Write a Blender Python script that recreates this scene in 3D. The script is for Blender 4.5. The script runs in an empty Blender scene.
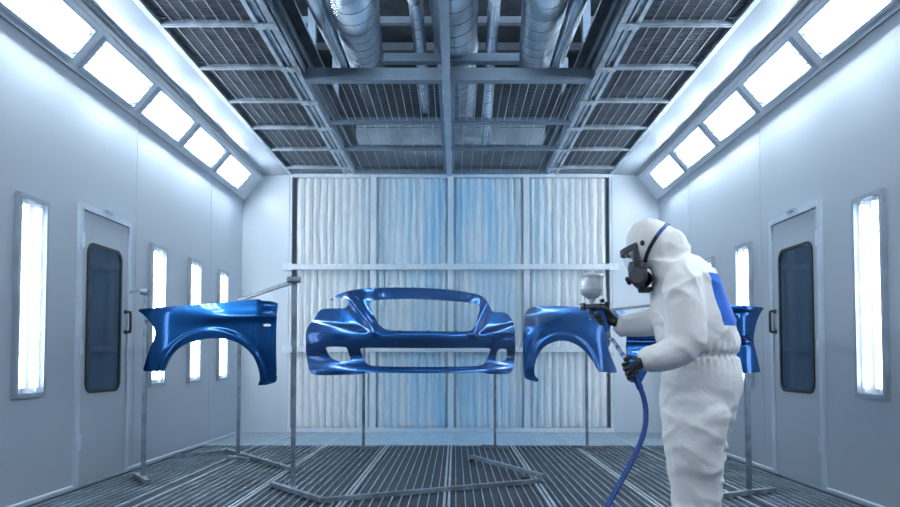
import bpy, bmesh, math, random
from mathutils import Vector, Matrix, noise
from mathutils.geometry import delaunay_2d_cdt
from mathutils.bvhtree import BVHTree
random.seed(7)
sc = bpy.context.scene
COL = sc.collection
PI = math.pi

# ------------------------------------------------------------------ camera
F = 720.0
CAM = Vector((0.06, 0.0, 1.0))
TH = math.radians(2.3)
CX, CY = 455.0, 360.0 - F * math.tan(TH)
cd = bpy.data.cameras.new('camera')
cd.sensor_width = 36.0
cd.lens = F / 900 * 36
cd.shift_x = (450 - CX) / 900
cd.shift_y = (CY - 253.5) / 900
cam = bpy.data.objects.new('camera', cd)
COL.objects.link(cam)
cam.location = CAM
cam.rotation_euler = (PI / 2 + TH, 0, 0)
sc.camera = cam

def P(px, py, Y):
    """point at depth Y seen at a given place of the 900x507 picture"""
    x, y = (px - CX) / F, (CY - py) / F
    d = Vector((x, math.cos(TH) - y * math.sin(TH), math.sin(TH) + y * math.cos(TH)))
    return CAM + d * (Y / d.y)

# ------------------------------------------------------------------ materials
def new_mat(name):
    m = bpy.data.materials.new(name)
    m.use_nodes = True
    nt = m.node_tree
    b = nt.nodes['Principled BSDF']
    return m, nt, b

def N(nt, t, **kw):
    n = nt.nodes.new(t)
    for k, v in kw.items():
        if k.startswith('i_'):
            n.inputs[k[2:].replace('_', ' ')].default_value = v
        else:
            setattr(n, k, v)
    return n

def pbr(name, col, rough=0.5, metal=0.0, var=0.0, vscale=3.0, bump=0.0, bscale=40.0, coat=0.0, spec=0.5, stretch=(1, 1, 1)):
    m, nt, b = new_mat(name)
    b.inputs['Base Color'].default_value = (*col, 1)
    b.inputs['Roughness'].default_value = rough
    b.inputs['Metallic'].default_value = metal
    b.inputs['Coat Weight'].default_value = coat
    b.inputs['Coat Roughness'].default_value = 0.06
    b.inputs['Specular IOR Level'].default_value = spec
    tc = N(nt, 'ShaderNodeTexCoord')
    mp = N(nt, 'ShaderNodeMapping')
    mp.inputs['Scale'].default_value = stretch
    nt.links.new(tc.outputs['Object'], mp.inputs['Vector'])
    if var:
        n = N(nt, 'ShaderNodeTexNoise', i_Scale=vscale, i_Detail=4.0)
        nt.links.new(mp.outputs['Vector'], n.inputs['Vector'])
        r = N(nt, 'ShaderNodeValToRGB')
        r.color_ramp.elements[0].position = 0.35
        r.color_ramp.elements[1].position = 0.68
        r.color_ramp.elements[0].color = (*[c * (1 - var) for c in col], 1)
        r.color_ramp.elements[1].color = (*[min(1, c * (1 + var)) for c in col], 1)
        nt.links.new(n.outputs['Fac'], r.inputs['Fac'])
        nt.links.new(r.outputs['Color'], b.inputs['Base Color'])
        mr = N(nt, 'ShaderNodeMapRange')
        mr.inputs['To Min'].default_value = max(0.02, rough * (1 - var))
        mr.inputs['To Max'].default_value = min(1, rough * (1 + var))
        nt.links.new(n.outputs['Fac'], mr.inputs['Value'])
        nt.links.new(mr.outputs['Result'], b.inputs['Roughness'])
    if bump:
        n = N(nt, 'ShaderNodeTexNoise', i_Scale=bscale, i_Detail=3.0)
        nt.links.new(mp.outputs['Vector'], n.inputs['Vector'])
        bp = N(nt, 'ShaderNodeBump', i_Strength=bump, i_Distance=0.01)
        nt.links.new(n.outputs['Fac'], bp.inputs['Height'])
        nt.links.new(bp.outputs['Normal'], b.inputs['Normal'])
    return m

def emit(name, col, s):
    m, nt, b = new_mat(name)
    b.inputs['Base Color'].default_value = (0.9, 0.95, 1, 1)
    b.inputs['Emission Color'].default_value = (*col, 1)
    b.inputs['Emission Strength'].default_value = s
    return m

def clear(name, tint, gloss=0.07, rough=0.03):
    m, nt, b = new_mat(name)
    out = nt.nodes['Material Output']
    t = N(nt, 'ShaderNodeBsdfTransparent')
    t.inputs['Color'].default_value = (*tint, 1)
    g = N(nt, 'ShaderNodeBsdfGlossy', i_Roughness=rough)
    mx = N(nt, 'ShaderNodeMixShader')
    mx.inputs[0].default_value = gloss
    nt.links.new(t.outputs[0], mx.inputs[1])
    nt.links.new(g.outputs[0], mx.inputs[2])
    nt.links.new(mx.outputs[0], out.inputs['Surface'])
    return m

M = {}
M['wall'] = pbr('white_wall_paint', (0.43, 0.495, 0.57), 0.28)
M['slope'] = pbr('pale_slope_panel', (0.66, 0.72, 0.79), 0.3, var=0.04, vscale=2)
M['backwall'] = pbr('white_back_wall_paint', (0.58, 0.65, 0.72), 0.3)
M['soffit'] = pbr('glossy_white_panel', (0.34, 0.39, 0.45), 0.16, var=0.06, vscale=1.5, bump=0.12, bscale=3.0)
M['trim'] = pbr('pale_painted_steel', (0.52, 0.62, 0.73), 0.35, var=0.08, vscale=5)
M['frame'] = pbr('grey_aluminium', (0.36, 0.43, 0.51), 0.4, metal=0.35, var=0.12, vscale=6)
M['galv'] = pbr('galvanised_rail', (0.42, 0.50, 0.58), 0.38, metal=0.7, var=0.22, vscale=7)
M['spine'] = pbr('light_blue_grey_beam', (0.42, 0.52, 0.62), 0.4, metal=0.2, var=0.1, vscale=6)
M['beam'] = pbr('blue_grey_beam_paint', (0.14, 0.20, 0.275), 0.4, metal=0.2, var=0.12, vscale=6)
M['pipe'] = pbr('spiral_duct_steel', (0.72, 0.82, 0.92), 0.25, metal=0.9, var=0.03, vscale=2)
M['seam'] = pbr('duct_seam_steel', (0.10, 0.13, 0.17), 0.4, metal=0.8)
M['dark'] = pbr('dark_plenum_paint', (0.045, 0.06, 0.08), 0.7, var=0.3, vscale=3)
M['media_grey'] = pbr('grey_filter_mat', (0.075, 0.095, 0.12), 0.8, var=0.55, vscale=7, stretch=(0.6, 3.5, 1), bump=0.6, bscale=14)
M['wire'] = pbr('thin_steel_wire', (0.40, 0.47, 0.55), 0.4, metal=0.5)
M['wire_dark'] = pbr('dull_steel_wire', (0.13, 0.16, 0.20), 0.5, metal=0.5)
M['darkbeam'] = pbr('dark_beam_paint', (0.10, 0.13, 0.17), 0.5, metal=0.2, var=0.3, vscale=3)
M['header'] = pbr('grey_header_duct', (0.13, 0.17, 0.21), 0.5, metal=0.2, var=0.25, vscale=3)
M['rubber'] = pbr('black_rubber', (0.012, 0.014, 0.018), 0.45)
M['black'] = pbr('black_plastic', (0.02, 0.023, 0.028), 0.4, var=0.2, vscale=30)
M['maskgrey'] = pbr('dark_grey_mask_rubber', (0.055, 0.065, 0.08), 0.45, var=0.2, vscale=30)
M['cart'] = pbr('charcoal_filter_cover', (0.07, 0.08, 0.10), 0.6)
M['glove'] = pbr('black_nitrile', (0.022, 0.026, 0.034), 0.42, bump=0.25, bscale=90)
M['skin'] = pbr('skin', (0.55, 0.36, 0.28), 0.5)
M['tube'] = emit('lit_fluorescent_tube', (0.88, 0.95, 1.0), 62.0)
M['tube_wall'] = emit('lit_wall_tube', (0.88, 0.95, 1.0), 11.0)
M['reflector'] = pbr('white_reflector', (0.88, 0.92, 0.96), 0.35)
M['lampglass'] = clear('lamp_glass', (0.97, 0.985, 1.0), 0.05, 0.1)
M['visor'] = clear('clear_visor', (0.93, 0.96, 1.0), 0.12, 0.05)
M['stand'] = pbr('dusty_stand_steel', (0.26, 0.32, 0.39), 0.45, metal=0.6, var=0.3, vscale=9)
M['gunsteel'] = pbr('spray_gun_steel', (0.42, 0.45, 0.5), 0.25, metal=1.0)
M['bluegrip'] = pbr('blue_anodised', (0.01, 0.13, 0.55), 0.3, coat=0.3)
M['hose'] = pbr('blue_rubber_hose', (0.001, 0.052, 0.27), 0.5)
M['hosegrey'] = pbr('grey_braided_hose', (0.45, 0.50, 0.56), 0.35, var=0.3, vscale=60)
M['cup'] = pbr('milky_plastic_cup', (0.62, 0.70, 0.78), 0.25, var=0.1, vscale=20, coat=0.4)
M['strapblue'] = pbr('blue_strap_webbing', (0.02, 0.10, 0.34), 0.6, var=0.5, vscale=70)
M['panelglass'] = pbr('smoked_glass', (0.010, 0.030, 0.065), 0.06, spec=0.5)

M['panelglass'].node_tree.nodes['Principled BSDF'].inputs['Specular Tint'].default_value = (0.35, 0.68, 1.0, 1)
def paint_mat():
    m, nt, b = new_mat('metallic_blue_car_paint')
    lw = N(nt, 'ShaderNodeLayerWeight', i_Blend=0.35)
    r = N(nt, 'ShaderNodeValToRGB')
    r.color_ramp.elements[0].color = (0.0008, 0.088, 0.31, 1)
    r.color_ramp.elements[1].color = (0.0005, 0.022, 0.10, 1)
    nt.links.new(lw.outputs['Facing'], r.inputs['Fac'])
    nt.links.new(r.outputs['Color'], b.inputs['Base Color'])
    b.inputs['Metallic'].default_value = 0.75
    b.inputs['Roughness'].default_value = 0.27
    b.inputs['Specular IOR Level'].default_value = 0.3
    b.inputs['Coat Weight'].default_value = 0.6
    b.inputs['Coat Roughness'].default_value = 0.05
    return m
M['paint'] = paint_mat()

def overspray_mat(name, base, blue, rough, cx, wx, zmode=True, strength=1.0):
    """pale surface with blue overspray dust that settled most in front of the work"""
    m, nt, b = new_mat(name)
    b.inputs['Roughness'].default_value = rough
    g = N(nt, 'ShaderNodeNewGeometry')
    s = N(nt, 'ShaderNodeSeparateXYZ')
    nt.links.new(g.outputs['Position'], s.inputs[0])
    a = N(nt, 'ShaderNodeMath', operation='SUBTRACT'); a.inputs[1].default_value = cx
    nt.links.new(s.outputs['X'], a.inputs[0])
    ab = N(nt, 'ShaderNodeMath', operation='ABSOLUTE')
    nt.links.new(a.outputs[0], ab.inputs[0])
    mr = N(nt, 'ShaderNodeMapRange', interpolation_type='SMOOTHSTEP')
    mr.inputs['From Min'].default_value = wx
    mr.inputs['From Max'].default_value = 0.1
    nt.links.new(ab.outputs[0], mr.inputs['Value'])
    mp = N(nt, 'ShaderNodeMapping'); mp.inputs['Scale'].default_value = (5.5, 5.5, 0.8)
    nt.links.new(g.outputs['Position'], mp.inputs['Vector'])
    n = N(nt, 'ShaderNodeTexNoise', i_Scale=1.0, i_Detail=5.0)
    nt.links.new(mp.outputs['Vector'], n.inputs['Vector'])
    nr = N(nt, 'ShaderNodeMapRange'); nr.inputs['From Min'].default_value = 0.3; nr.inputs['From Max'].default_value = 0.7
    nt.links.new(n.outputs['Fac'], nr.inputs['Value'])
    add = N(nt, 'ShaderNodeMath', operation='MULTIPLY_ADD'); add.inputs[1].default_value = 0.75; add.inputs[2].default_value = 0.25
    nt.links.new(nr.outputs['Result'], add.inputs[0])
    ml = N(nt, 'ShaderNodeMath', operation='MULTIPLY')
    nt.links.new(add.outputs[0], ml.inputs[0]); nt.links.new(mr.outputs['Result'], ml.inputs[1])
    m2 = N(nt, 'ShaderNodeMath', operation='MULTIPLY'); m2.inputs[1].default_value = strength
    nt.links.new(ml.outputs[0], m2.inputs[0])
    # grey dust streaks
    mp2 = N(nt, 'ShaderNodeMapping'); mp2.inputs['Scale'].default_value = (22, 22, 5)
    nt.links.new(g.outputs['Position'], mp2.inputs['Vector'])
    n2 = N(nt, 'ShaderNodeTexNoise', i_Scale=1.0, i_Detail=4.0)
    nt.links.new(mp2.outputs['Vector'], n2.inputs['Vector'])
    r2 = N(nt, 'ShaderNodeValToRGB')
    r2.color_ramp.elements[0].position = 0.36; r2.color_ramp.elements[1].position = 0.6
    r2.color_ramp.elements[0].color = (*[c * 0.88 for c in base], 1)
    r2.color_ramp.elements[1].color = (*base, 1)
    nt.links.new(n2.outputs['Fac'], r2.inputs['Fac'])
    mx = N(nt, 'ShaderNodeMix', data_type='RGBA')
    mx.inputs['B'].default_value = (*blue, 1)
    nt.links.new(m2.outputs[0], mx.inputs['Factor'])
    nt.links.new(r2.outputs['Color'], mx.inputs['A'])
    nt.links.new(mx.outputs['Result'], b.inputs['Base Color'])
    return m
M['media'] = overspray_mat('dusty_white_filter_fleece', (0.92, 0.95, 0.97), (0.34, 0.70, 0.94), 0.85, 0.1, 2.1, strength=0.95)
M['mframe'] = overspray_mat('dusty_white_filter_frame', (0.70, 0.78, 0.86), (0.30, 0.56, 0.80), 0.4, 0.1, 1.9, strength=0.8)
M['plate'] = overspray_mat('dusty_floor_plate', (0.28, 0.36, 0.43), (0.34, 0.60, 0.80), 0.5, 0.0, 3.0, strength=1.0)
M['bar'] = pbr('worn_grating_steel', (0.42, 0.51, 0.60), 0.4, metal=0.4, var=0.3, vscale=4)
M['barframe'] = pbr('bright_grating_frame', (0.46, 0.54, 0.62), 0.34, metal=0.5, var=0.2, vscale=4)
M['pit'] = pbr('dark_floor_pit', (0.017, 0.033, 0.056), 0.75, var=0.4, vscale=6)

# ------------------------------------------------------------------ mesh helpers
class MB:
    def __init__(self):
        self.bm = bmesh.new()
    def box(self, x0, x1, y0, y1, z0, z1, mi=0):
        v = [self.bm.verts.new((x, y, z)) for x in (x0, x1) for y in (y0, y1) for z in (z0, z1)]
        for q in ((0, 1, 3, 2), (4, 6, 7, 5), (0, 4, 5, 1), (2, 3, 7, 6), (0, 2, 6, 4), (1, 5, 7, 3)):
            self.bm.faces.new([v[i] for i in q]).material_index = mi
        return self
    def prism(self, pts, axis, a, b, mi=0):
        """closed polygon in the plane across the axis (0,1,2), extruded from a to b"""
        def mk(p, t):
            c = list(p); c.insert(axis, t); return self.bm.verts.new(c)
        A = [mk(p, a) for p in pts]; B = [mk(p, b) for p in pts]
        n = len(pts)
        for i in range(n):
            self.bm.faces.new((A[i], A[(i + 1) % n], B[(i + 1) % n], B[i])).material_index = mi
        self.bm.faces.new(A[::-1]).material_index = mi
        self.bm.faces.new(B).material_index = mi
        return self
    def bar(self, a, b, w, h=None, up=(0, 0, 1), mi=0):
        """square section bar between two points"""
        a, b = Vector(a), Vector(b); h = h or w
        d = (b - a).normalized(); up = Vector(up)
        if abs(d.dot(up)) > 0.98: up = Vector((0, 1, 0))
        s = d.cross(up).normalized(); u = s.cross(d)
        v = []
        for p in (a, b):
            for i, j in ((-1, -1), (1, -1), (1, 1), (-1, 1)):
                v.append(self.bm.verts.new(p + s * (i * w / 2) + u * (j * h / 2)))
        for q in ((3, 2, 1, 0), (4, 5, 6, 7), (0, 1, 5, 4), (1, 2, 6, 5), (2, 3, 7, 6), (3, 0, 4, 7)):
            self.bm.faces.new([v[i] for i in q]).material_index = mi
        return self
    def loft(self, rings, seg=20, cap=True, mi=0):
        """rings: (centre, u, v) with u, v radius vectors"""
        rows = []
        for c, u, v in rings:
            c, u, v = Vector(c), Vector(u), Vector(v)
            rows.append([self.bm.verts.new(c + u * math.cos(2 * PI * k / seg) + v * math.sin(2 * PI * k / seg)) for k in range(seg)])
        for A, B in zip(rows, rows[1:]):
            for k in range(seg):
                self.bm.faces.new((A[k], A[(k + 1) % seg], B[(k + 1) % seg], B[k])).material_index = mi
        if cap:
            self.bm.faces.new(rows[0][::-1]).material_index = mi
            self.bm.faces.new(rows[-1]).material_index = mi
        return self
    def tube(self, pts, rad, seg=12, cap=True, mi=0, round_ends=False):
        pts = [Vector(p) for p in pts]
        rs = list(rad) if hasattr(rad, '__len__') else [rad] * len(pts)
        if round_ends:
            d0 = (pts[0] - pts[1]).normalized(); d1 = (pts[-1] - pts[-2]).normalized()
            r0, r1 = rs[0], rs[-1]
            pre = [(pts[0] + d0 * r0 * s, r0 * c) for s, c in ((0.97, .25), (.75, .66), (.4, .92))]
            post = [(pts[-1] + d1 * r1 * s, r1 * c) for s, c in ((.4, .92), (.75, .66), (.97, .25))]
            pts = [p for p, _ in pre] + pts + [p for p, _ in post]
            rs = [r for _, r in pre] + rs + [r for _, r in post]
        ref = None; rings = []
        for i, p in enumerate(pts):
            d = (pts[min(i + 1, len(pts) - 1)] - pts[max(i - 1, 0)]).normalized()
            if ref is None:
                ref = Vector((0, 0, 1)) if abs(d.z) < 0.9 else Vector((1, 0, 0))
            u = (ref - d * ref.dot(d)).normalized(); ref = u
            rings.append((p, u * rs[i], d.cross(u) * rs[i]))
        return self.loft(rings, seg, cap, mi)
    def lathe(self, base, prof, axis=(0, 0, 1), seg=28, cap=True, mi=0):
        a = Vector(axis).normalized(); b = Vector(base)
        ref = Vector((0, 0, 1)) if abs(a.z) < 0.9 else Vector((1, 0, 0))
        u = (ref - a * ref.dot(a)).normalized(); v = a.cross(u)
        return self.loft([(b + a * h, u * r, v * r) for r, h in prof], seg, cap, mi)
    def ell(self, c, ax, n=12, mi=0):
        """ellipsoid with three radius vectors"""
        c = Vector(c); a, b, d = (Vector(x) for x in ax)
        r = [(c + d * math.sin(t), a * math.cos(t), b * math.cos(t)) for t in [(-0.5 + (k + 0.35) / (n + 0.7 - 1)) * PI * 0.985 for k in range(n)]]
        return self.loft(r, 20, True, mi)
    def build(self, name, mats, parent=None, smooth=None, loc=None):
        bmesh.ops.recalc_face_normals(self.bm, faces=self.bm.faces)
        me = bpy.data.meshes.new(name)
        self.bm.to_mesh(me); self.bm.free()
        for m in (mats if isinstance(mats, (list, tuple)) else [mats]):
            me.materials.append(m)
        if smooth is not None:
            for p in me.polygons: p.use_smooth = True
            me.set_sharp_from_angle(angle=math.radians(smooth))
        o = bpy.data.objects.new(name, me)
        COL.objects.link(o)
        if parent:
            o.parent = parent
            bpy.context.view_layer.update()
            o.matrix_parent_inverse = parent.matrix_world.inverted()
        return o

def tag(o, label=None, cat=None, group=None, kind=None):
    if label: o['label'] = label
    if cat: o['category'] = cat
    if group: o['group'] = group
    if kind: o['kind'] = kind
    return o

def empty(name, loc, label=None, cat=None, group=None, kind=None, mw=None):
    o = bpy.data.objects.new(name, None)
    COL.objects.link(o)
    o.empty_display_size = 0.1
    o.location = loc
    if mw is not None: o.matrix_world = mw
    bpy.context.view_layer.update()
    return tag(o, label, cat, group, kind)

def local(m, name, mats, parent, smooth=None):
    """mesh already in its parent's own coordinates"""
    o = m.build(name, mats, None, smooth)
    o.parent = parent
    return o

def copy_thing(root, mw):
    r = root.copy(); COL.objects.link(r); r.matrix_world = mw
    for ch in root.children:
        c = ch.copy(); COL.objects.link(c); c.parent = r
        for g in ch.children:
            d = g.copy(); COL.objects.link(d); d.parent = c
    return r

def chaikin(pts, n=2, closed=True):
    for _ in range(n):
        out = []
        m = len(pts)
        for i in range(m if closed else m - 1):
            a, b = pts[i], pts[(i + 1) % m]
            out += [(a[0] * .75 + b[0] * .25, a[1] * .75 + b[1] * .25), (a[0] * .25 + b[0] * .75, a[1] * .25 + b[1] * .75)]
        pts = out
    return pts

def spline(pts, n=8):
    """Catmull-Rom through 3D points"""
    pts = [Vector(p) for p in pts]
    out = []
    for i in range(len(pts) - 1):
        p0, p1, p2, p3 = pts[max(i - 1, 0)], pts[i], pts[i + 1], pts[min(i + 2, len(pts) - 1)]
        for k in range(n):
            t = k / n
            out.append(0.5 * ((2 * p1) + (p2 - p0) * t + (2 * p0 - 5 * p1 + 4 * p2 - p3) * t * t + (3 * p1 - p0 - 3 * p2 + p3) * t ** 3))
    out.append(pts[-1])
    return out

def inside(p, poly):
    x, y = p; c = False; j = len(poly) - 1
    for i in range(len(poly)):
        xi, yi = poly[i]; xj, yj = poly[j]
        if (yi > y) != (yj > y) and x < (xj - xi) * (y - yi) / (yj - yi) + xi: c = not c
        j = i
    return c

# ------------------------------------------------------------------ the booth shell
HW, YB, YF, ZC = 2.91, 10.0, -1.5, 3.60       # half width, back, front, ceiling
ZS, XS, ZT = 3.25, 2.64, 3.535                 # slope start height, slope top x, slope top z
for s, side in ((-1, 'left'), (1, 'right')):
    m = MB()
    m.box(*sorted((s * HW, s * (HW + 0.1))), YF, YB, -0.15, ZS + 0.0)
    for y in (0.5, 2.6, 4.35, 6.66, 8.7):      # sheet seams
        m.box(*sorted((s * (HW - 0.004), s * HW)), y, y + 0.012, 0.06, ZS)
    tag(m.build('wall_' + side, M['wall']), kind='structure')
    m = MB()
    m.prism([(s * HW, 0.0), (s * (HW - 0.014), 0.0), (s * (HW - 0.014), 0.022), (s * HW, 0.030)], 1, YF, YB)
    tag(m.build('baseboard_' + side, M['trim']), kind='structure')

XF = 2.25                                        # filter bank half width
m = MB()
for s in (-1, 1):
    m.box(*sorted((s * XF, s * HW)), YB, YB + 0.25, -0.15, ZC + 0.1)
    m.box(*sorted((s * (XF - 0.0), s * (XF + 0.10))), YB - 0.035, YB, 0, ZC - 0.01)
m.box(-XF, XF, YB + 0.2, YB + 0.25, -0.15, ZC + 0.1)
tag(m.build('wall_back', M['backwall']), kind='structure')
m = MB(); m.box(-HW, HW, YF - 0.1, YF, -0.15, ZC)
tag(m.build('wall_front', M['wall']), kind='structure')

# ceiling: sloped light coves, glossy soffits, plain sheet in front
m = MB()
for s in (-1, 1):
    prof = [(s * HW, ZS), (s * (HW - 0.02), ZS - 0.012), (s * (HW - 0.03), ZS + 0.0), (s * XS, ZT), (s * (XS - 0.01), ZT), (s * (XS - 0.01), ZT + 0.055),
            (s * 2.27, ZC), (s * 2.27, ZC + 0.15), (s * HW, ZC + 0.15)]
    m.prism(prof, 1, YF, YB, 1)
    m.prism([(s * (XS - 0.012), ZT + 0.0551), (s * 2.27, ZC - 0.0001), (s * 2.27, ZC - 0.004), (s * (XS - 0.012), ZT + 0.050)], 1, YF, YB, 0)
    m.bar((s * (XS - 0.05), YF, ZT + 0.05), (s * (XS - 0.05), YB, ZT + 0.05), 0.018)
m.box(-2.27, 2.27, YF, 3.2, ZC, ZC + 0.15, 2)
for s in (-1, 1):
    m.box(*sorted((s * 1.34, s * 2.27)), 3.2, 4.6, ZC, ZC + 0.15, 2)
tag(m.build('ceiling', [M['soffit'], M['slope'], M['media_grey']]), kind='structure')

# hall above the booth
m = MB()
m.box(-4.6, 4.6, 1.0, 15.0, 6.9, 7.0)
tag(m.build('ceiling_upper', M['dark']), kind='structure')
m = MB()
m.box(-4.6, 4.6, 14.5, 14.6, ZC + 0.1, 6.9)
for s in (-1, 1): m.box(*sorted((s * 4.5, s * 4.6)), 1.0, 14.5, ZC + 0.1, 6.9)
m.box(-4.6, 4.6, 1.0, 1.1, ZC + 0.16, 6.9)
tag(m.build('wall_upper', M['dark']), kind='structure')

# ------------------------------------------------------------------ floor
m = MB()
m.box(-HW, HW, YF, YB, -0.30, -0.014, 0)
xs = []
def gbar(x, w, mi, y1=YB - 0.0, z=0.0):
    m.box(x - w / 2, x + w / 2, YF, y1, -0.05, z, mi)
PW = 0.73
edges = [k * PW for k in range(-3, 4)]
for e in edges:
    if abs(e) > 2: g = 0.062
    else: g = 0.017
    gbar(e - g, 0.018, 2, z=0.002); gbar(e + g, 0.018, 2, z=0.002)
    if abs(e) > 2: pass
lims = [-HW + 0.02] + edges + [HW - 0.02]
for a, b in zip(lims, lims[1:]):
    n = max(2, round((b - a) / 0.066))
    for k in range(1, n):
        gbar(a + (b - a) * k / n, 0.0058, 1)
m.box(-HW, HW, 8.52, YB, -0.06, -0.004, 3)
m.box(-HW, HW, 8.50, 8.53, -0.06, 0.001, 2)
tag(m.build('floor', [M['pit'], M['bar'], M['barframe'], M['plate']]), kind='structure')

# ------------------------------------------------------------------ light fixtures
def make_light(name, wx, wy, tubes, tube_mat, horiz=False):
    """flat fixture in its own XY plane, shining along +Z; wx across, wy along the tubes"""
    root = empty(name, (0, 0, 0))
    m = MB(); b = 0.030 if not horiz else 0.022
    h = 0.034
    m.box(-wx, -wx + b, -wy, wy, 0, h); m.box(wx - b, wx, -wy, wy, 0, h)
    m.box(-wx + b, wx - b, -wy, -wy + b, 0, h); m.box(-wx + b, wx - b, wy - b, wy, 0, h)
    local(m, 'lamp_frame', M['frame'] if not horiz else M['trim'], root)
    m = MB(); m.box(-wx + b, wx - b, -wy + b, wy - b, 0.002, 0.006)
    local(m, 'reflector', M['reflector'], root)
    for k in range(tubes):
        x = (k - (tubes - 1) / 2) * (2 * (wx - b)) / tubes
        m = MB(); m.tube([(x, -wy + b + 0.04, 0.019), (x, wy - b - 0.04, 0.019)], 0.012, 10)
        t = local(m, 'tube', tube_mat, root, 40)
        for e in (-1, 1):
            m = MB(); m.tube([(x, e * (wy - b - 0.04), 0.019), (x, e * (wy - b - 0.005), 0.019)], 0.0125, 10)
            local(m, 'lamp_holder', M['reflector'], t, 40)
    m = MB(); m.box(-wx + b * .8, wx - b * .8, -wy + b * .8, wy - b * .8, h - 0.0015, h + 0.001)
    local(m, 'cover_glass', M['lampglass'], root)
    return root

def basis(loc, x, y, z):
    mt = Matrix((Vector(x), Vector(y), Vector(z))).transposed().to_4x4()
    mt.translation = Vector(loc)
    return mt

ordn = ['nearest', 'second nearest', 'middle', 'second farthest', 'farthest']
cove = make_light('cove_light', 0.155, 0.455, 3, M['tube'], True)
first = True
for s, side in ((-1, 'left'), (1, 'right')):
    mid = Vector((s * (HW - 0.03 + XS) / 2, 0, (ZS + ZT) / 2))
    tdir = Vector((s * (XS - HW + 0.03), 0, ZT - ZS)).normalized()     # up the slope
    ydir = Vector((0, 1, 0))
    nrm = Vector((-s * tdir.z, 0, s * tdir.x)) if True else None
    if nrm.z > 0: nrm = -nrm
    xdir = ydir.cross(nrm)
    for i in range(0, 5):
        yc = 4.90 + i * 1.035
        mw = basis((mid.x, yc, mid.z), xdir, ydir, nrm)
        o = cove if first else copy_thing(cove, mw)
        if first: cove.matrix_world = mw; first = False
        if 1:
            tag(o, f'{ordn[i]} of the five lit cove lights along the {side} sloped edge', 'light', 'cove lights along the sloped ceiling edges')

wl = make_light('wall_light', 0.18, 0.70, 2, M['tube_wall'])
first = True
wlab = ['tall lit wall light nearest the viewer on the {} wall, before the door',
        'tall lit wall light just past the door on the {} wall',
        'tall lit wall light second past the door on the {} wall',
        'tall lit wall light farthest back on the {} wall, by the corner']
for s, side in ((-1, 'left'), (1, 'right')):
    for i, yc in enumerate((5.0, 7.14, 8.15, 9.14)):
        nrm = Vector((-s, 0, 0)); ydir = Vector((0, 0, 1)); xdir = ydir.cross(nrm)
        mw = basis((s * HW, yc - (0.10 if s > 0 else 0), 1.44), xdir, ydir, nrm)
        o = wl if first else copy_thing(wl, mw)
        if first: wl.matrix_world = mw; first = False
        tag(o, wlab[i].format(side), 'light', 'tall lights in the side walls')

# ------------------------------------------------------------------ doors
def rrect(y0, y1, z0, z1, r, n=6):
    pts = []
    for cy, cz, a0 in ((y1 - r, z1 - r, 0), (y0 + r, z1 - r, 90), (y0 + r, z0 + r, 180), (y1 - r, z0 + r, 270)):
        for k in range(n + 1):
            a = math.radians(a0 + 90 * k / n); pts.append((cy + r * math.cos(a), cz + r * math.sin(a)))
    return pts

for k, (s, side) in enumerate(((-1, 'left'), (1, 'right'))):
    x = lambda d: s * (HW - d)
    dy = -0.10 if s > 0 else -0.02
    root = empty(f'door_{k + 1}', (x(0), 6.09 + dy, 0), f'white steel door with tall dark window in the {side} wall', 'door', kind='structure')
    y0, y1, zt = 5.64 + dy, 6.54 + dy, 2.20
    m = MB()
    for a, b in ((y0, y0 + 0.045), (y1 - 0.045, y1)):
        m.box(*sorted((x(0), x(0.028))), a, b, 0, zt)
    m.box(*sorted((x(0), x(0.028))), y0, y1, zt, zt + 0.045)
    m.build('door_frame', M['trim'], root)
    m = MB(); m.box(*sorted((x(0.001), x(0.014))), y0 + 0.055, y1 - 0.055, 0.02, zt - 0.01)
    m.build('door_leaf', M['wall'], root)
    m = MB()
    pin = rrect(5.80 + dy, 6.345 + dy, 0.755, 1.93, 0.07); pout = rrect(5.775 + dy, 6.37 + dy, 0.73, 1.955, 0.09)
    n = len(pin); A = []
    for pts, d in ((pout, 0.012), (pout, 0.026), (pin, 0.026), (pin, 0.016)):
        A.append([m.bm.verts.new((x(d), p[0], p[1])) for p in pts])
    for r0, r1 in zip(A, A[1:]):
        for i in range(n): m.bm.faces.new((r0[i], r0[(i + 1) % n], r1[(i + 1) % n], r1[i]))
    m.build('window_gasket', M['rubber'], root)
    m = MB(); m.prism(rrect(5.795 + dy, 6.35 + dy, 0.75, 1.935, 0.075), 0, *sorted((x(0.012), x(0.018))))
    m.build('window_pane', M['panelglass'], root)
    m = MB()
    yh = 6.455 + dy
    m.tube(spline([(x(0.014), yh, 1.43), (x(0.055), yh, 1.43), (x(0.065), yh, 1.41), (x(0.065), yh, 1.27), (x(0.055), yh, 1.25), (x(0.014), yh, 1.25)], 4), 0.012, 10)
    for z in (1.43, 1.25): m.lathe((x(0.014), yh, z), [(0.02, 0), (0.02, 0.008)], (-s, 0, 0))
    m.build('door_handle', M['black'], root, 40)
    for z in (0.35, 1.1, 1.95):
        m = MB(); m.tube([(x(0.03), y0 + 0.05, z - 0.06), (x(0.03), y0 + 0.05, z + 0.06)], 0.011, 10)
        m.build('hinge', M['trim'], root, 40)
    m = MB(); m.box(*sorted((x(0.0), x(0.04))), 6.06 + dy, 6.16 + dy, zt + 0.045, zt + 0.065)
    m.build('door_catch', M['frame'], root)

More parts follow.
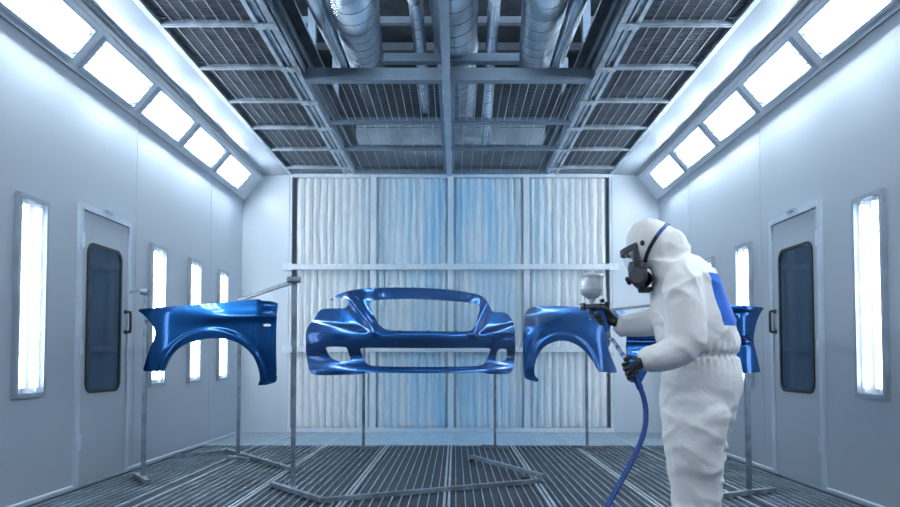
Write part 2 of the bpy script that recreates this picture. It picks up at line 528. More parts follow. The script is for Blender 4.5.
# ------------------------------------------------------------------ back filter bank
xe = [-2.25, -1.08, 0.0, 1.06, 2.25]
ze = [0.0, 1.15, 2.295, 3.60]
m = MB()
for x in xe[1:-1]: m.box(x - 0.042, x + 0.042, YB - 0.026, YB + 0.03, 0.06, 3.56)
for x, d in ((-2.25, 1), (2.25, -1)): m.box(*sorted((x, x + d * 0.03)), YB - 0.02, YB + 0.03, 0.06, 3.56)
for z in ze[1:-1]:
    m.box(-XF, XF, YB - 0.05, YB - 0.0, z - 0.038, z + 0.038)
m.box(-XF, XF, YB - 0.03, YB + 0.03, 0.0, 0.06)
m.box(-XF, XF, YB - 0.03, YB + 0.03, 3.56, ZC)
for s in (-1, 1):
    for z in ze[1:-1]: m.box(*sorted((s * 2.20, s * 2.33)), YB - 0.055, YB - 0.03, z - 0.05, z + 0.05)
tag(m.build('trim_1', M['mframe']), 'pale grid of bars that holds the filters of the back wall', 'frame', kind='structure')

rown = ['bottom', 'middle', 'top']; coln = ['far left', 'centre left', 'centre right', 'far right']
for r in range(3):
    for c in range(4):
        x0, x1 = xe[c] + (0.042 if c else 0.075), xe[c + 1] - (0.042 if c < 3 else 0.06)
        z0, z1 = (ze[r] + 0.062 if r == 0 else ze[r] + 0.0), (ze[r + 1] if r < 2 else 3.56)
        root = empty('pleated_filter', ((x0 + x1) / 2, YB, z0), f'white pleated filter blanket in the {rown[r]} row, {coln[c]} column of the back wall', 'filter', 'pleated filters of the back wall')
        m = MB(); npl = 10; per = 10; nz = 26
        seed = Vector((c * 13.1, r * 7.7, 0))
        ws = [1 + 0.15 * random.uniform(-1, 1) for _ in range(npl)]
        cum = [0]
        for w in ws: cum.append(cum[-1] + w)
        cum = [q / cum[-1] for q in cum]
        amps = [random.uniform(0.065, 0.095) for _ in range(npl)]
        rows = []
        for j in range(nz + 1):
            z = z0 + (z1 - z0) * j / nz
            row = []
            for i in range(npl * per + 1):
                p = min(i // per, npl - 1); t = (i - p * per) / per
                u = cum[p] + (cum[p + 1] - cum[p]) * t
                x = x0 + (x1 - x0) * u
                wob = noise.noise(seed + Vector((u * 9, 0, z * 2.2))) * 0.013 + noise.noise(seed + Vector((u * 30, 3, z * 9))) * 0.007
                pinch = 0.75 + 0.25 * min(1, min(j, nz - j) / 3)
                hump = math.sin(PI * t) ** 0.7 if 0 < t < 1 else 0
                d = amps[p] * pinch * hump * (1 + 0.35 * noise.noise(seed + Vector((p * 5.1, 1, z * 3)))) + noise.noise(seed + Vector((x * 45, 5, z * 14))) * 0.006
                row.append(m.bm.verts.new((min(max(x + wob * (0 < i < npl * per), x0), x1), YB + 0.115 - d, z)))
            rows.append(row)
        for a, b in zip(rows, rows[1:]):
            for i in range(npl * per): m.bm.faces.new((a[i], a[i + 1], b[i + 1], b[i]))
        m.build('filter_fleece', M['media'], root, 80)
        for i in range(1, npl):
            x = x0 + (x1 - x0) * cum[i]
            m = MB(); m.tube([(x, YB + 0.022, z0), (x, YB + 0.022, z1)], 0.006, 6)
            m.build('retaining_rod', M['mframe'], root, 40)

# ------------------------------------------------------------------ ceiling grid
yb = [4.66 + 0.83 * k for k in range(7)]
near = ['nearest', 'second', 'third', 'fourth', 'fifth', 'farthest']
tn = 2
for s, side in ((-1, 'left'), (1, 'right')):
    root = empty(f'trim_{tn}', (s * 1.42, 3.2, ZC), f'grey steel ceiling rail with cross bars framing the {side} row of ceiling filters', 'rail', kind='structure'); tn += 1
    m = MB()
    def sp(x): return s * x
    # channel rail: two lips and a web
    for a, b, z0, z1 in ((1.335, 1.375, ZC - 0.01, ZC + 0.14), (1.455, 1.49, ZC - 0.01, ZC + 0.10), (1.335, 1.49, ZC + 0.02, ZC + 0.05), (1.398, 1.412, ZC - 0.004, ZC + 0.03)):
        m.box(*sorted((sp(a), sp(b))), 3.2, YB - 0.0, z0, z1)
    for y in yb:
        m.box(*sorted((sp(1.32), sp(1.495))), y - 0.05, y + 0.05, ZC - 0.018, ZC - 0.01)
        for q in (-0.03, 0.03): m.lathe((sp(1.42), y + q, ZC - 0.018), [(0.009, 0), (0.007, 0.008)], (0, 0, -1), 8)
    m.build('main_rail', M['galv'], root)
    m = MB(); m.box(*sorted((sp(2.215), sp(2.262))), 3.2, YB, ZC - 0.012, ZC + 0.06)
    m.build('edge_rail', M['galv'], root)
    for y in yb:
        m = MB(); m.box(*sorted((sp(1.49), sp(2.215))), y - 0.028, y + 0.028, ZC - 0.006, ZC + 0.035)
        m.box(*sorted((sp(1.49), sp(2.215))), y - 0.007, y + 0.007, ZC - 0.014, ZC - 0.006)
        m.build('cross_bar', M['galv'], root)
    m = MB(); m.box(*sorted((sp(1.49), sp(2.215))), yb[-1] + 0.028, YB, ZC + 0.01, ZC + 0.03)
    m.build('end_plate', M['header'], root)
    for i in range(6):
        y0, y1 = yb[i] + 0.028, yb[i + 1] - 0.028
        t = empty('ceiling_filter', (sp(1.85), (y0 + y1) / 2, ZC), f'{near[i]} dark wire-faced ceiling filter in the {side} row', 'filter', 'ceiling filters in the side rows')
        m = MB()
        nx, ny = 18, 20
        g = [[m.bm.verts.new((sp(1.49 + 0.725 * a / nx), y0 + (y1 - y0) * b / ny, ZC + 0.045 + 0.014 * noise.noise(Vector((a * .3 + i * 9, b * .45, s * 5))))) for a in range(nx + 1)] for b in range(ny + 1)]
        for b in range(ny):
            for a in range(nx): m.bm.faces.new((g[b][a], g[b][a + 1], g[b + 1][a + 1], g[b + 1][a]))
        m.build('filter_mat', M['media_grey'], t, 80)
        m = MB()
        for k in range(1, 8):
            x = 1.49 + 0.725 * k / 8; r = 0.0035 if k % 2 else 0.0022
            m.bar((sp(x), y0, ZC + 0.012), (sp(x), y1, ZC + 0.012), r * 1.6)
        for k in range(1, 26):
            y = y0 + (y1 - y0) * k / 26
            m.bar((sp(1.49), y, ZC + 0.018), (sp(2.215), y, ZC + 0.018), 0.0045, mi=1)
        m.build('wire_grid', [M['wire'], M['wire_dark']], t)

# centre bay: spine beam, cross beam, mesh panels
root = empty(f'trim_{tn}', (0, 6.4, ZC), 'blue-grey steel spine beam and cross beams in the middle of the ceiling', 'beam', kind='structure'); tn += 1
m = MB(); m.box(-0.055, 0.015, 3.2, YB, ZC - 0.03, ZC + 0.10)
m.box(-0.03, -0.01, 3.2, YB, ZC - 0.034, ZC - 0.03)
m.build('spine_beam', M['spine'], root)
m = MB(); m.box(-1.335, 1.335, 6.60, 6.65, ZC - 0.01, ZC + 0.12); m.box(-1.335, 1.335, 6.56, 6.60, ZC - 0.012, ZC + 0.018)
m.build('cross_beam', M['beam'], root)
for y in (7.80, 8.80, 9.93):
    m = MB(); m.box(-1.335, 1.335, y - 0.03, y + 0.03, ZC - 0.008, ZC + 0.05)
    m.build('cross_bar', M['beam'], root)
ysp = [6.65, 7.77, 7.83, 8.77, 8.83, 9.90]
for s, side in ((-1, 'left'), (1, 'right')):
    for i, nm in enumerate(('next to the cross beam', 'middle', 'by the back wall')):
        y0, y1 = ysp[2 * i], ysp[2 * i + 1]
        x0, x1 = (-1.335, -0.062) if s < 0 else (0.022, 1.335)
        t = empty('mesh_panel', ((x0 + x1) / 2, (y0 + y1) / 2, ZC), f'wire mesh panel in the {side} half of the middle ceiling, {nm}', 'panel', 'mesh panels in the middle ceiling bay')
        m = MB(); b = 0.035
        m.box(x0, x0 + b, y0, y1, ZC, ZC + 0.03); m.box(x1 - b, x1, y0, y1, ZC, ZC + 0.03)
        m.box(x0 + b, x1 - b, y0, y0 + b, ZC, ZC + 0.03); m.box(x0 + b, x1 - b, y1 - b, y1, ZC, ZC + 0.03)
        m.build('panel_frame', M['beam'], t)
        m = MB()
        n = 16 if i == 0 else 10
        for k in range(1, n):
            x = x0 + (x1 - x0) * k / n
            m.bar((x, y0, ZC + 0.012), (x, y1, ZC + 0.012), 0.006 if k % 2 else 0.004)
        k = 1
        while y0 + k * 0.05 < y1 - 0.02:
            m.bar((x0, y0 + k * 0.05, ZC + 0.018), (x1, y0 + k * 0.05, ZC + 0.018), 0.0035, mi=1); k += 1
        m.build('wire_mesh', [M['wire'], M['wire_dark']], t)

# steelwork seen through the opening
m = MB(); m.box(-1.33, 1.33, 10.02, 10.6, 3.72, 4.32); m.box(-1.33, 1.33, 10.0, 10.02, 4.27, 4.32); m.box(-1.33, 1.33, 10.0, 10.02, 3.72, 3.78)
tag(m.build('header_duct', M['header']), 'long grey sheet-metal header duct above the top of the back wall', 'duct')
m = MB(); a, b = P(384, 55, 6.95), P(519, 64, 6.95)
m.box(a.x, b.x, 6.9, 6.95, b.z, a.z); m.box(a.x, b.x, 6.86, 6.95, b.z - 0.008, b.z + 0.006)
tag(m.build('trim_6', M['beam']), 'short steel beam just above the cross beam', 'beam', kind='structure')
for k, s in enumerate((-1, 1)):
    m = MB()
    m.box(*sorted((s * 1.36, s * 1.40)), 3.2, 10, 3.76, 3.98); m.box(*sorted((s * 1.27, s * 1.40)), 3.2, 10, 3.96, 3.99)
    m.box(*sorted((s * 1.30, s * 1.40)), 3.2, 10, 3.74, 3.76)
    for y in (5.9, 7.4, 8.9): m.box(*sorted((s * 1.40, s * 1.48)), y, y + 0.1, 3.7, 4.8)
    tag(m.build(f'trim_{7 + k}', M['darkbeam']), f'dark steel angle beam above the {"left" if s < 0 else "right"} ceiling rail', 'beam', kind='structure')
m = MB()
m.box(-2.2, 2.2, 11.2, 11.3, 5.9, 6.02); m.box(-2.2, 2.2, 8.6, 8.68, 5.1, 5.18)
tag(m.build('trim_9', M['dark']), 'roof steelwork crossing behind the ducts', 'beam', kind='structure')

# ducts: picture edges at two heights, real diameter
def duct(label, e0, y0, e1, y1, dia, seams, collar=None, yend=None, ref=None):
    s0, s1 = (e0[1] - e0[0]), (e1[1] - e1[0])
    d0, d1 = F * dia / s0, F * dia / s1
    a = P((e0[0] + e0[1]) / 2, y0, d0); b = P((e1[0] + e1[1]) / 2, y1, d1)
    d = (b - a).normalized()
    st = a - d * 1.6
    if ref:
        (st0, d, R0), side = ref
        sv = Vector((side, 0, 0)); sv = (sv - d * sv.dot(d)).normalized()
        st = st0 + sv * (R0 + dia / 2 + 0.012) + Vector((0, 0, -0.03))
    L = (yend - st.y) / d.y
    en = st + d * L
    root = empty('spiral_duct', st, label, 'duct', 'spiral ducts above the ceiling opening')
    run = [st, en]
    if d.z > 0.15:      # rising ducts come over from a level run nearer the viewer
        bd = st + d * ((5.15 - st.y) / d.y); L -= (bd - st).length; st = bd
        run = spline([Vector((bd.x, 1.15, 4.75)), Vector((bd.x, 3.2, 4.7)), bd - Vector((0, 0.75, -0.25)), bd + d * 0.25], 6) + [en]
    m = MB(); m.tube(run, dia / 2, 36)
    m.build('pipe', M['pipe'], root, 50)
    u = Vector((1, 0, 0)); u = (u - d * u.dot(d)).normalized(); v = d.cross(u)
    m = MB(); pts = []; pitch = seams; nt = int(L / pitch); q = 28
    for k in range(nt * q):
        an = 2 * PI * k / q
        pts.append(st + d * (pitch * k / q) + (u * math.cos(an) + v * math.sin(an)) * (dia / 2 + 0.001))
    m.tube(pts, 0.003, 5)
    m.build('spiral_seam', M['seam'], root, 60)
    if collar:
        c = st + d * ((collar - st.y) / d.y)
        m = MB(); m.lathe(c, [(dia / 2 + 0.002, 0), (dia / 2 + 0.012, 0.02), (dia / 2 + 0.012, 0.16), (dia / 2 + 0.002, 0.18)], d, 36)
        m.build('joint_collar', M['header'], root, 40)
    return (st, d, dia / 2)
dl = duct('large spiral air duct at the left of the ceiling opening', (326, 379), 0, (350, 384), 64, 0.42, 0.40, None, 12.5)
duct('thin air duct hugging the outer side of the large left duct', (309, 327), 0, (337, 350), 64, 0.14, 5.0, None, 12.3, (dl, -1))
duct('thin air duct left of the middle duct', (408, 423), 0, (414, 427), 53, 0.15, 0.2, 7.0, 9.9)
duct('middle spiral air duct behind the spine beam', (429, 479), 0, (436, 477), 55, 0.42, 0.26, 7.0, 9.9)
duct('thin air duct right of the middle duct', (488, 501), 0, (485, 497), 53, 0.14, 0.2, 7.0, 9.9)
dr = duct('large spiral air duct at the right of the ceiling opening', (522, 569), 0, (518, 550), 64, 0.40, 0.40, None, 12.5)
duct('thin air duct hugging the outer side of the large right duct', (568, 583), 0, (550, 562), 64, 0.14, 5.0, None, 12.3, (dr, 1))

# ------------------------------------------------------------------ car panels
def car_panel(name, outline, holes, depth, label, cat, group=None, step=2.0, flange=0.028, mirror=None, parent=None, rnd=1):
    def dense(pts):
        pts = chaikin(pts, rnd); out = []
        for i, p in enumerate(pts):
            q = pts[(i + 1) % len(pts)]
            n = max(1, round(math.dist(p, q) / step))
            out += [(p[0] + (q[0] - p[0]) * k / n, p[1] + (q[1] - p[1]) * k / n) for k in range(n)]
        return out
    loops = [dense(outline)] + [dense(h) for h in holes]
    verts, edges = [], []
    for lp in loops:
        b0 = len(verts); verts += [Vector(p) for p in lp]
        edges += [(b0 + i, b0 + (i + 1) % len(lp)) for i in range(len(lp))]
    nb = len(verts)
    xs = [p[0] for p in loops[0]]; ys = [p[1] for p in loops[0]]
    bpts = list(verts)
    y = min(ys); row = 0
    while y < max(ys):
        x = min(xs) + (row % 2) * step / 2
        while x < max(xs):
            p = (x, y)
            if inside(p, loops[0]) and not any(inside(p, h) for h in loops[1:]):
                if min((b[0] - x) ** 2 + (b[1] - y) ** 2 for b in bpts) > (step * 0.6) ** 2: verts.append(Vector(p))
            x += step
        y += step * 0.87; row += 1
    v, e, f, *_ = delaunay_2d_cdt(verts, edges, [], 0, 1e-5)
    bm = bmesh.new()
    bv = [bm.verts.new(P(p.x if mirror is None else mirror - p.x, p.y, depth(p.x, p.y))) for p in v]
    for t in f:
        c = sum((v[i] for i in t), Vector((0, 0))) / 3
        if inside(c, loops[0]) and not any(inside(c, h) for h in loops[1:]):
            try: bm.faces.new([bv[i] for i in t])
            except ValueError: pass
    bmesh.ops.delete(bm, geom=[x for x in bm.verts if not x.link_faces], context='VERTS')
    bm.normal_update()
    for fc in bm.faces:
        if fc.normal.y > 0: fc.normal_flip()
    bm.normal_update()
    be = [x for x in bm.edges if x.is_boundary]
    r = bmesh.ops.extrude_edge_only(bm, edges=be)
    for x in r['geom']:
        if isinstance(x, bmesh.types.BMVert):
            x.co.y += flange
            x.co -= 0.10 * flange * Vector((x.normal.x, 0, x.normal.z))
    for x in be: x.smooth = False
    me = bpy.data.meshes.new(name); bm.to_mesh(me); bm.free()
    me.materials.append(M['paint'])
    for p in me.polygons: p.use_smooth = True
    o = bpy.data.objects.new(name, me); COL.objects.link(o)
    sd = o.modifiers.new('thickness', 'SOLIDIFY'); sd.thickness = 0.004; sd.offset = -1
    if parent: o.parent = parent
    return tag(o, label, cat, group)

def sm(a, b, t):
    t = min(1, max(0, (t - a) / (b - a))); return t * t * (3 - 2 * t)
def seg_d(px, py, a, b):
    p, a, b = Vector((px, py)), Vector(a), Vector(b); t = max(0, min(1, (p - a).dot(b - a) / (b - a).length_squared))
    return (p - a - (b - a) * t).length

fend = [(137.5, 310.5), (140, 309), (148, 308.4), (178, 306), (209, 303.6), (240, 300.8), (259, 298.8), (261, 300.6), (271, 301), (277.5, 303), (277.3, 305), (276, 316), (275.2, 339), (275.6, 360), (276, 375),
        (275.8, 381.5), (274, 383), (259, 385.8), (257.8, 384.5), (260, 380), (259, 371), (255, 359), (248, 350), (238.5, 343), (228.6, 339.5), (216.8, 338), (203, 339), (191, 341.7), (181, 346),
        (173, 353), (167.5, 362), (164.5, 370), (163, 371.2), (145, 371.5), (143, 370), (144, 366), (149.5, 348), (154.3, 339), (155.6, 331), (151, 323), (145, 316)]
def fender_depth(D, k=0.0):
    def f(x, y):
        d = D
        d += 0.055 * sm(0, 1, (314 - y + (x - 210) * -0.06) / 17) ** 1.3      # top rolls away
        d += 0.0022 * (y - 330) * sm(330, 400, y) * 0.6
        d += 0.13 * (max(0, 172 - x) / 34) ** 2.0                             # nose end wraps back
        d += 0.05 * (max(0, x - 255) / 22) ** 2
        r = math.hypot(x - 211, (y - 383))
        d -= 0.020 * sm(55.5, 52.5, r) * sm(386, 372, y) + 0.006 * math.exp(-((r - 54) / 2.0) ** 2)   # wheel arch lip
        d -= 0.012 * math.exp(-((r - 62) / 14) ** 2)
        d -= 0.02 * math.exp(-((y - 317 + (x - 210) * 0.02) / 4.0) ** 2) * sm(180, 230, x)
        d += 0.010 * math.exp(-((y - 327) / 7) ** 2) * sm(150, 180, x) * sm(270, 200, x)
        return d + k * (x - 210)
    return f
fl = car_panel('car_fender', fend, [[(262.5, 324.5), (266, 323.6), (271, 324.2), (271, 326.2), (266, 326.4), (263, 326.0)]], fender_depth(5.78), 'glossy blue car fender on the left, hung in front of the wall lights', 'fender', 'blue car fenders')
fend3 = [(764.8, 307.6), (762, 310.5), (757, 320), (754.5, 332), (753, 340.5), (756, 352), (760, 370), (760.6, 372.6), (737, 373.4), (733, 366), (727, 354), (717, 345), (700, 340), (680, 340), (665, 347), (654, 358), (648, 370), (643, 380), (641, 383.5), (629, 382), (626.4, 376), (627, 340), (627.5, 322), (629, 318),
         (650, 316), (680, 311), (710, 306.5), (722, 304.8), (730, 304.6), (737, 305.8), (746, 305.2), (753, 306.6)]
def fender3_depth(x, y):
    d = 5.22
    d -= 0.05 * math.exp(-((y - 308) / 5) ** 2)
    d -= 0.05 * math.exp(-((x - 740) / 10) ** 2) * sm(342, 336, y) * sm(312, 318, y)
    d += 0.05 * math.exp(-((y - 341) / 3.0) ** 2)
    d -= 0.04 * sm(345, 372, y)
    return d + 0.12 * (max(0, x - 742) / 22) ** 2
fr = car_panel('car_fender', fend3, [], fender3_depth, 'glossy blue car fender half hidden behind the painter', 'fender', 'blue car fenders')
fend2 = [(524, 317), (525.5, 312), (529.6, 308), (536, 306.3), (544, 305.6), (562, 306.2), (580, 307.4), (600, 308.8), (618, 310), (627, 311.4), (626, 313), (618, 317), (611, 325), (608, 333), (607, 342), (609, 352), (617, 370), (616.5, 372.5), (615, 373),
         (600, 372), (598.5, 371), (592, 359.5), (583, 349), (577, 345), (571, 342), (562, 340), (550, 343), (541.4, 349), (536, 359), (534, 370), (535, 376), (538.5, 379), (538.5, 381.5), (537, 382), (527, 379.5), (524.5, 377), (523.7, 372), (523.4, 345), (523.6, 330)]
def fender2_depth(x, y):
    d = 7.15 + 0.006 * (x - 570)
    d += 0.05 * sm(0, 1, (317 - y) / 12) ** 1.3
    d += 0.06 * (max(0, 545 - x) / 22) ** 2 + 0.12 * (max(0, x - 596) / 24) ** 2
    r = math.hypot((x - 562) * 1.05, (y - 372) * 0.95)
    d -= 0.020 * sm(38, 35.5, r) * sm(378, 366, y)
    d -= 0.014 * math.exp(-((r - 44) / 10) ** 2)
    d += 0.010 * math.exp(-((y - 326) / 5) ** 2) * sm(605, 575, x)
    return d
fm = car_panel('car_fender', fend2, [], fender2_depth, 'glossy blue car fender between the bumper and the painter, being sprayed', 'fender', 'blue car fenders', step=1.7)

bump = [(329, 300.6), (332, 298.4), (335.5, 296), (338.5, 294.3), (345, 291.8), (352, 290), (362, 288.6), (375, 287.8), (392, 287.4), (410, 287.5), (427, 288.1), (442, 289), (455, 290.4), (466, 292), (476, 294), (482, 296), (486, 299.5), (489, 305), (491, 309.5), (493, 312),
        (500, 312), (506, 313), (509, 315.5), (512, 319.5), (514, 325), (515, 333), (515.3, 345), (515, 356), (514, 364), (513, 369), (510.5, 373), (507, 374), (497, 374.2), (489, 374), (484, 372.6), (478, 372.4), (450, 373), (424, 373.3), (396, 373), (370, 372.3), (365, 373), (358, 374.5), (340, 375), (325, 375.4),
        (316, 375), (311.5, 374), (309, 370), (307.5, 363), (306.3, 355), (305.6, 343), (305.8, 332), (308, 326), (312, 321.5), (315, 318), (317.5, 313), (320, 310), (324, 308.6), (334, 308.3), (345, 308.2), (347, 306.5), (349, 302.5), (348, 299.3), (344, 297.6), (338, 297.3), (333, 298.8)]
grille = [(368.5, 304), (370, 301.4), (374, 300), (395, 298.9), (415, 298.8), (435, 299.6), (453, 300.9), (466, 302), (475, 303), (479.3, 304.8), (480, 308), (478.5, 315), (476.5, 322), (474, 327.5), (471, 330.6), (466, 331.6), (440, 331.4), (415, 331), (397, 330.8), (388, 330), (382, 327.6), (378, 323.4), (373.5, 314)]
lower = [(359.5, 348.6), (363, 347.8), (400, 348), (440, 348.2), (486, 347.8), (490.6, 348.6), (490, 351.5), (487, 359), (484.5, 363.6), (479, 366), (460, 366.6), (425, 367), (390, 366.6), (374, 366.2), (368, 364.8), (364.5, 361.5)]
fogl = [(325, 347.6), (328, 346.6), (343, 346.8), (346.6, 347.6), (348.4, 353), (351, 360), (349, 361.2), (338, 361), (331.5, 358.6), (328, 354)]
fogr = [(498.5, 349), (504, 348.6), (506.8, 349.4), (507.2, 355), (506.4, 359.4), (503.5, 361.2), (496.5, 361.4), (495, 360.2), (496.4, 354)]
def bumper_depth(x, y):
    t = abs(x - 411) / 105
    d = 6.85 + 0.40 * t ** 2.8
    d += 0.0046 * max(0, 333 - y) ** 1.0 * (1 - 0.25 * t)
    d += 0.04 * sm(300, 290, y)
    d -= 0.055 * math.exp(-((y - 337) / 9) ** 2) * (1 - 0.4 * t)
    d += 0.05 * math.exp(-((y - 357) / 6) ** 2)
    d -= 0.07 * sm(362, 372, y)
    for a, b in (((350, 299), (374, 330)), ((487, 303), (474, 333))):
        d -= 0.05 * math.exp(-(seg_d(x, y, a, b) / 4.5) ** 2)
    # shoulder crease under the headlamp cut-outs
    ycl = 322 + (x - 320) * 0.17; ycr = 334 - (x - 478) * 0.30
    if x < 378: d += 0.05 * sm(2.5, -2.5, y - ycl) * sm(378, 362, x)
    if x > 470: d += 0.05 * sm(2.5, -2.5, y - ycr) * sm(470, 484, x)
    return d
broot = empty('car_bumper', P(411, 374, 6.9), 'glossy blue front bumper cover with open grille in the middle of the booth', 'bumper')
bo = car_panel('bumper_shell', bump, [grille, lower, fogl, fogr], bumper_depth, None, None, step=1.9, flange=0.05)
bo.parent = broot; bo.matrix_parent_inverse = broot.matrix_world.inverted()
m = MB()
for x, y in ((392, 298.2), (426, 298.6), (452, 300), (400, 331.6), (428, 331.8), (456, 332), (371, 312), (479, 316)):
    c = P(x, y, bumper_depth(x, y) + 0.03); m = MB(); m.box(c.x - 0.012, c.x + 0.012, c.y - 0.02, c.y + 0.02, c.z - 0.012, c.z + 0.012)
    m.build('clip_tab', M['paint'], broot)

# ------------------------------------------------------------------ painting stands
T = 0.032
def V(px, Y, z): q = P(px, 360, Y); return Vector((q.x, Y, z))
def ground(px, py):
    """floor point seen at a place of the picture"""
    x, y = (px - CX) / F, (CY - py) / F
    d = Vector((x, math.cos(TH) - y * math.sin(TH), math.sin(TH) + y * math.cos(TH)))
    return CAM + d * (-(CAM.z - T / 2) / d.z)
def feet(m, c, w=0.05): m.box(c.x - w, c.x + w, c.y - w, c.y + w, 0.002, 0.01)

# left single post
Y = 6.12
b = V(145, Y, 0); root = empty('panel_stand', b, 'single-post steel stand behind the left end of the left fender', 'stand', 'steel stands that carry the car panels')
g0, g1 = Vector((b.x - 0.12, Y + 0.13, T / 2)), Vector((b.x + 0.15, Y - 0.26, T / 2))
m = MB(); m.bar((b.x, Y, T), (b.x, Y, 1.60), 0.030); m.build('post', M['stand'], root)
m = MB(); m.bar(g0, g1, 0.04, T); m.build('foot_bar', M['stand'], root)
m = MB(); m.bar((b.x - 0.13, Y - 0.02, 1.575), (b.x + 0.05, Y - 0.02, 1.605), 0.02); m.tube([(b.x - 0.03, Y - 0.03, 1.58), (b.x + 0.03, Y - 0.03, 1.58)], 0.028, 10)
m.build('top_clamp', M['stand'], root)
m = MB(); m.bar((b.x, Y, 1.33), (b.x + 0.16, 5.92, 1.33), 0.022); m.bar((b.x + 0.16, 5.92, 1.33), (b.x + 0.16, 5.87, 1.33), 0.018); m.build('hook', M['stand'], root)

# two-post frame left of the bumper, with its long floor bars
pa, pb = ground(238, 458), ground(293, 489)
root = empty('panel_stand', (pb.x, pb.y, 0), 'two-post steel frame stand between the left fender and the bumper, long bars along the floor', 'stand', 'steel stands that carry the car panels')
for p in (pa, pb):
    m = MB(); m.bar((p.x, p.y, T), (p.x, p.y, 1.63), 0.030); m.build('post', M['stand'], root)
m = MB(); m.bar((pa.x, pa.y, 1.61), (pb.x, pb.y, 1.61), 0.03); m.tube([(pb.x - 0.05, pb.y - 0.03, 1.615), (pb.x + 0.05, pb.y - 0.03, 1.615)], 0.024, 10); m.build('top_arm', M['stand'], root)
m = MB(); q0, q1 = ground(227, 450), ground(296, 470); m.bar(q0, q1, 0.04, T)
m.bar(pa - Vector((0.12, -0.06, 0)), pa + Vector((0.14, -0.12, 0)), 0.035, T); m.build('rear_floor_bar', M['stand'], root)
m = MB(); m.bar(ground(174, 456.5), ground(226, 450.5), 0.03, T); m.build('cross_floor_bar', M['stand'], root)
m = MB(); q0, q1 = ground(272, 484), ground(323, 500); m.bar(q0, q1, 0.045, T); m.build('foot_bar', M['stand'], root)
m = MB(); q2, q3 = ground(541, 480.5), ground(472, 460); m.bar(q1, q2, 0.04, T); m.build('front_floor_bar', M['stand'], root)
q2b = q2 + Vector((0, 0, T * 0.6))
m = MB(); m.bar(q2 + Vector((0.03, 0.02, T)), q3 + Vector((0, 0, T)), 0.04, T); m.build('side_floor_bar', M['stand'], root)
m = MB()
for q in (q3, q2 + Vector((-0.12, 0.1, 0))):
    m = MB(); m.lathe((q.x, q.y, 0.002), [(0.03, 0), (0.03, 0.02), (0.02, 0.03)], (0, 0, 1), 14)
    m.build('foot_pad', M['rubber'], root, 40)
m = MB(); m.bar((pa.x, pa.y, 1.40), (pa.x + 0.05, 6.02, 1.40), 0.022); m.bar((pa.x + 0.05, 6.03, 1.40), (pa.x + 0.05, 5.88, 1.37), 0.018); m.build('hook', M['stand'], root)

# bumper stand: two posts far behind with arms
pl, pr = ground(363.5, 447.5), ground(495, 446.5)
root = empty('panel_stand', ((pl.x + pr.x) / 2, pl.y, 0), 'two-post steel stand behind and under the blue bumper', 'stand', 'steel stands that carry the car panels')
zb = 1.12
for p in (pl, pr):
    m = MB(); m.bar((p.x, p.y, T), (p.x, p.y, 1.30), 0.03); m.build('post', M['stand'], root)
    m = MB(); m.bar((p.x - 0.14, p.y + 0.06, T / 2), (p.x + 0.14, p.y - 0.06, T / 2), 0.035, T); m.build('foot_bar', M['stand'], root)
    m = MB(); m.bar((p.x, p.y, 1.20), (p.x * 0.92 - 0.02, 7.12, 1.20), 0.024); m.build('arm', M['stand'], root)
m = MB(); m.bar((pl.x, pl.y, 1.16), (pr.x, pr.y, 1.16), 0.024); m.build('tie_bar', M['stand'], root)

# stand of the middle fender
p = ground(587, 447)
root = empty('panel_stand', (p.x, p.y, 0), 'single-post steel stand under the fender being sprayed', 'stand', 'steel stands that carry the car panels')
m = MB(); m.bar((p.x, p.y, T), (p.x, p.y, 1.5), 0.03); m.build('post', M['stand'], root)
m = MB(); m.bar((p.x - 0.16, p.y + 0.04, T / 2), (p.x + 0.22, p.y - 0.02, T / 2), 0.035, T); m.build('foot_bar', M['stand'], root)
m = MB(); m.bar((p.x, p.y, 1.42), (p.x - 0.05, 7.36, 1.42), 0.024); m.build('arm', M['stand'], root)

# right stand behind the painter
p = ground(749, 491)
root = empty('panel_stand', (p.x, p.y, 0), 'single-post steel stand on the right, beside the painter, carrying the right fender', 'stand', 'steel stands that carry the car panels')
Y = 6.05; 
m = MB(); m.bar((p.x, p.y, T), (p.x, p.y, 1.28), 0.034); m.build('post', M['stand'], root)
g0, g1 = ground(716, 496), ground(774, 489.5)
m = MB(); m.bar(g0, g1, 0.04, T); m.build('foot_bar', M['stand'], root)
m = MB(); m.bar((p.x, p.y, 1.27), (p.x, 5.36, 1.27), 0.022); m.build('hook', M['stand'], root)
a, b2 = P(606, 310.5, 5.95), P(660, 304.5, 5.95)
c2 = V(700, 5.95, 1.40)
root = empty('panel_stand', (P(690, 360, 5.98).x, 5.98, 0), 'steel stand hidden behind the painter, only its thin top arm showing beside the gloved hand', 'stand', 'steel stands that carry the car panels')
xq = P(690, 360, 5.98).x
m = MB(); m.bar(a, b2, 0.022); m.bar(b2, (xq, 5.98, b2.z + 0.02), 0.022); m.build('top_arm', M['stand'], root)
m = MB(); m.bar((xq, 5.98, T), (xq, 5.98, b2.z + 0.03), 0.034); m.build('post', M['stand'], root)
m = MB(); m.bar((xq - 0.15, 5.98, T / 2), (xq + 0.15, 5.98, T / 2), 0.04, T); m.build('foot_bar', M['stand'], root)
m = MB(); m.bar(a, a + (a - b2).normalized() * 0.05, 0.03); m.build('arm_tip', M['bluegrip'], root)

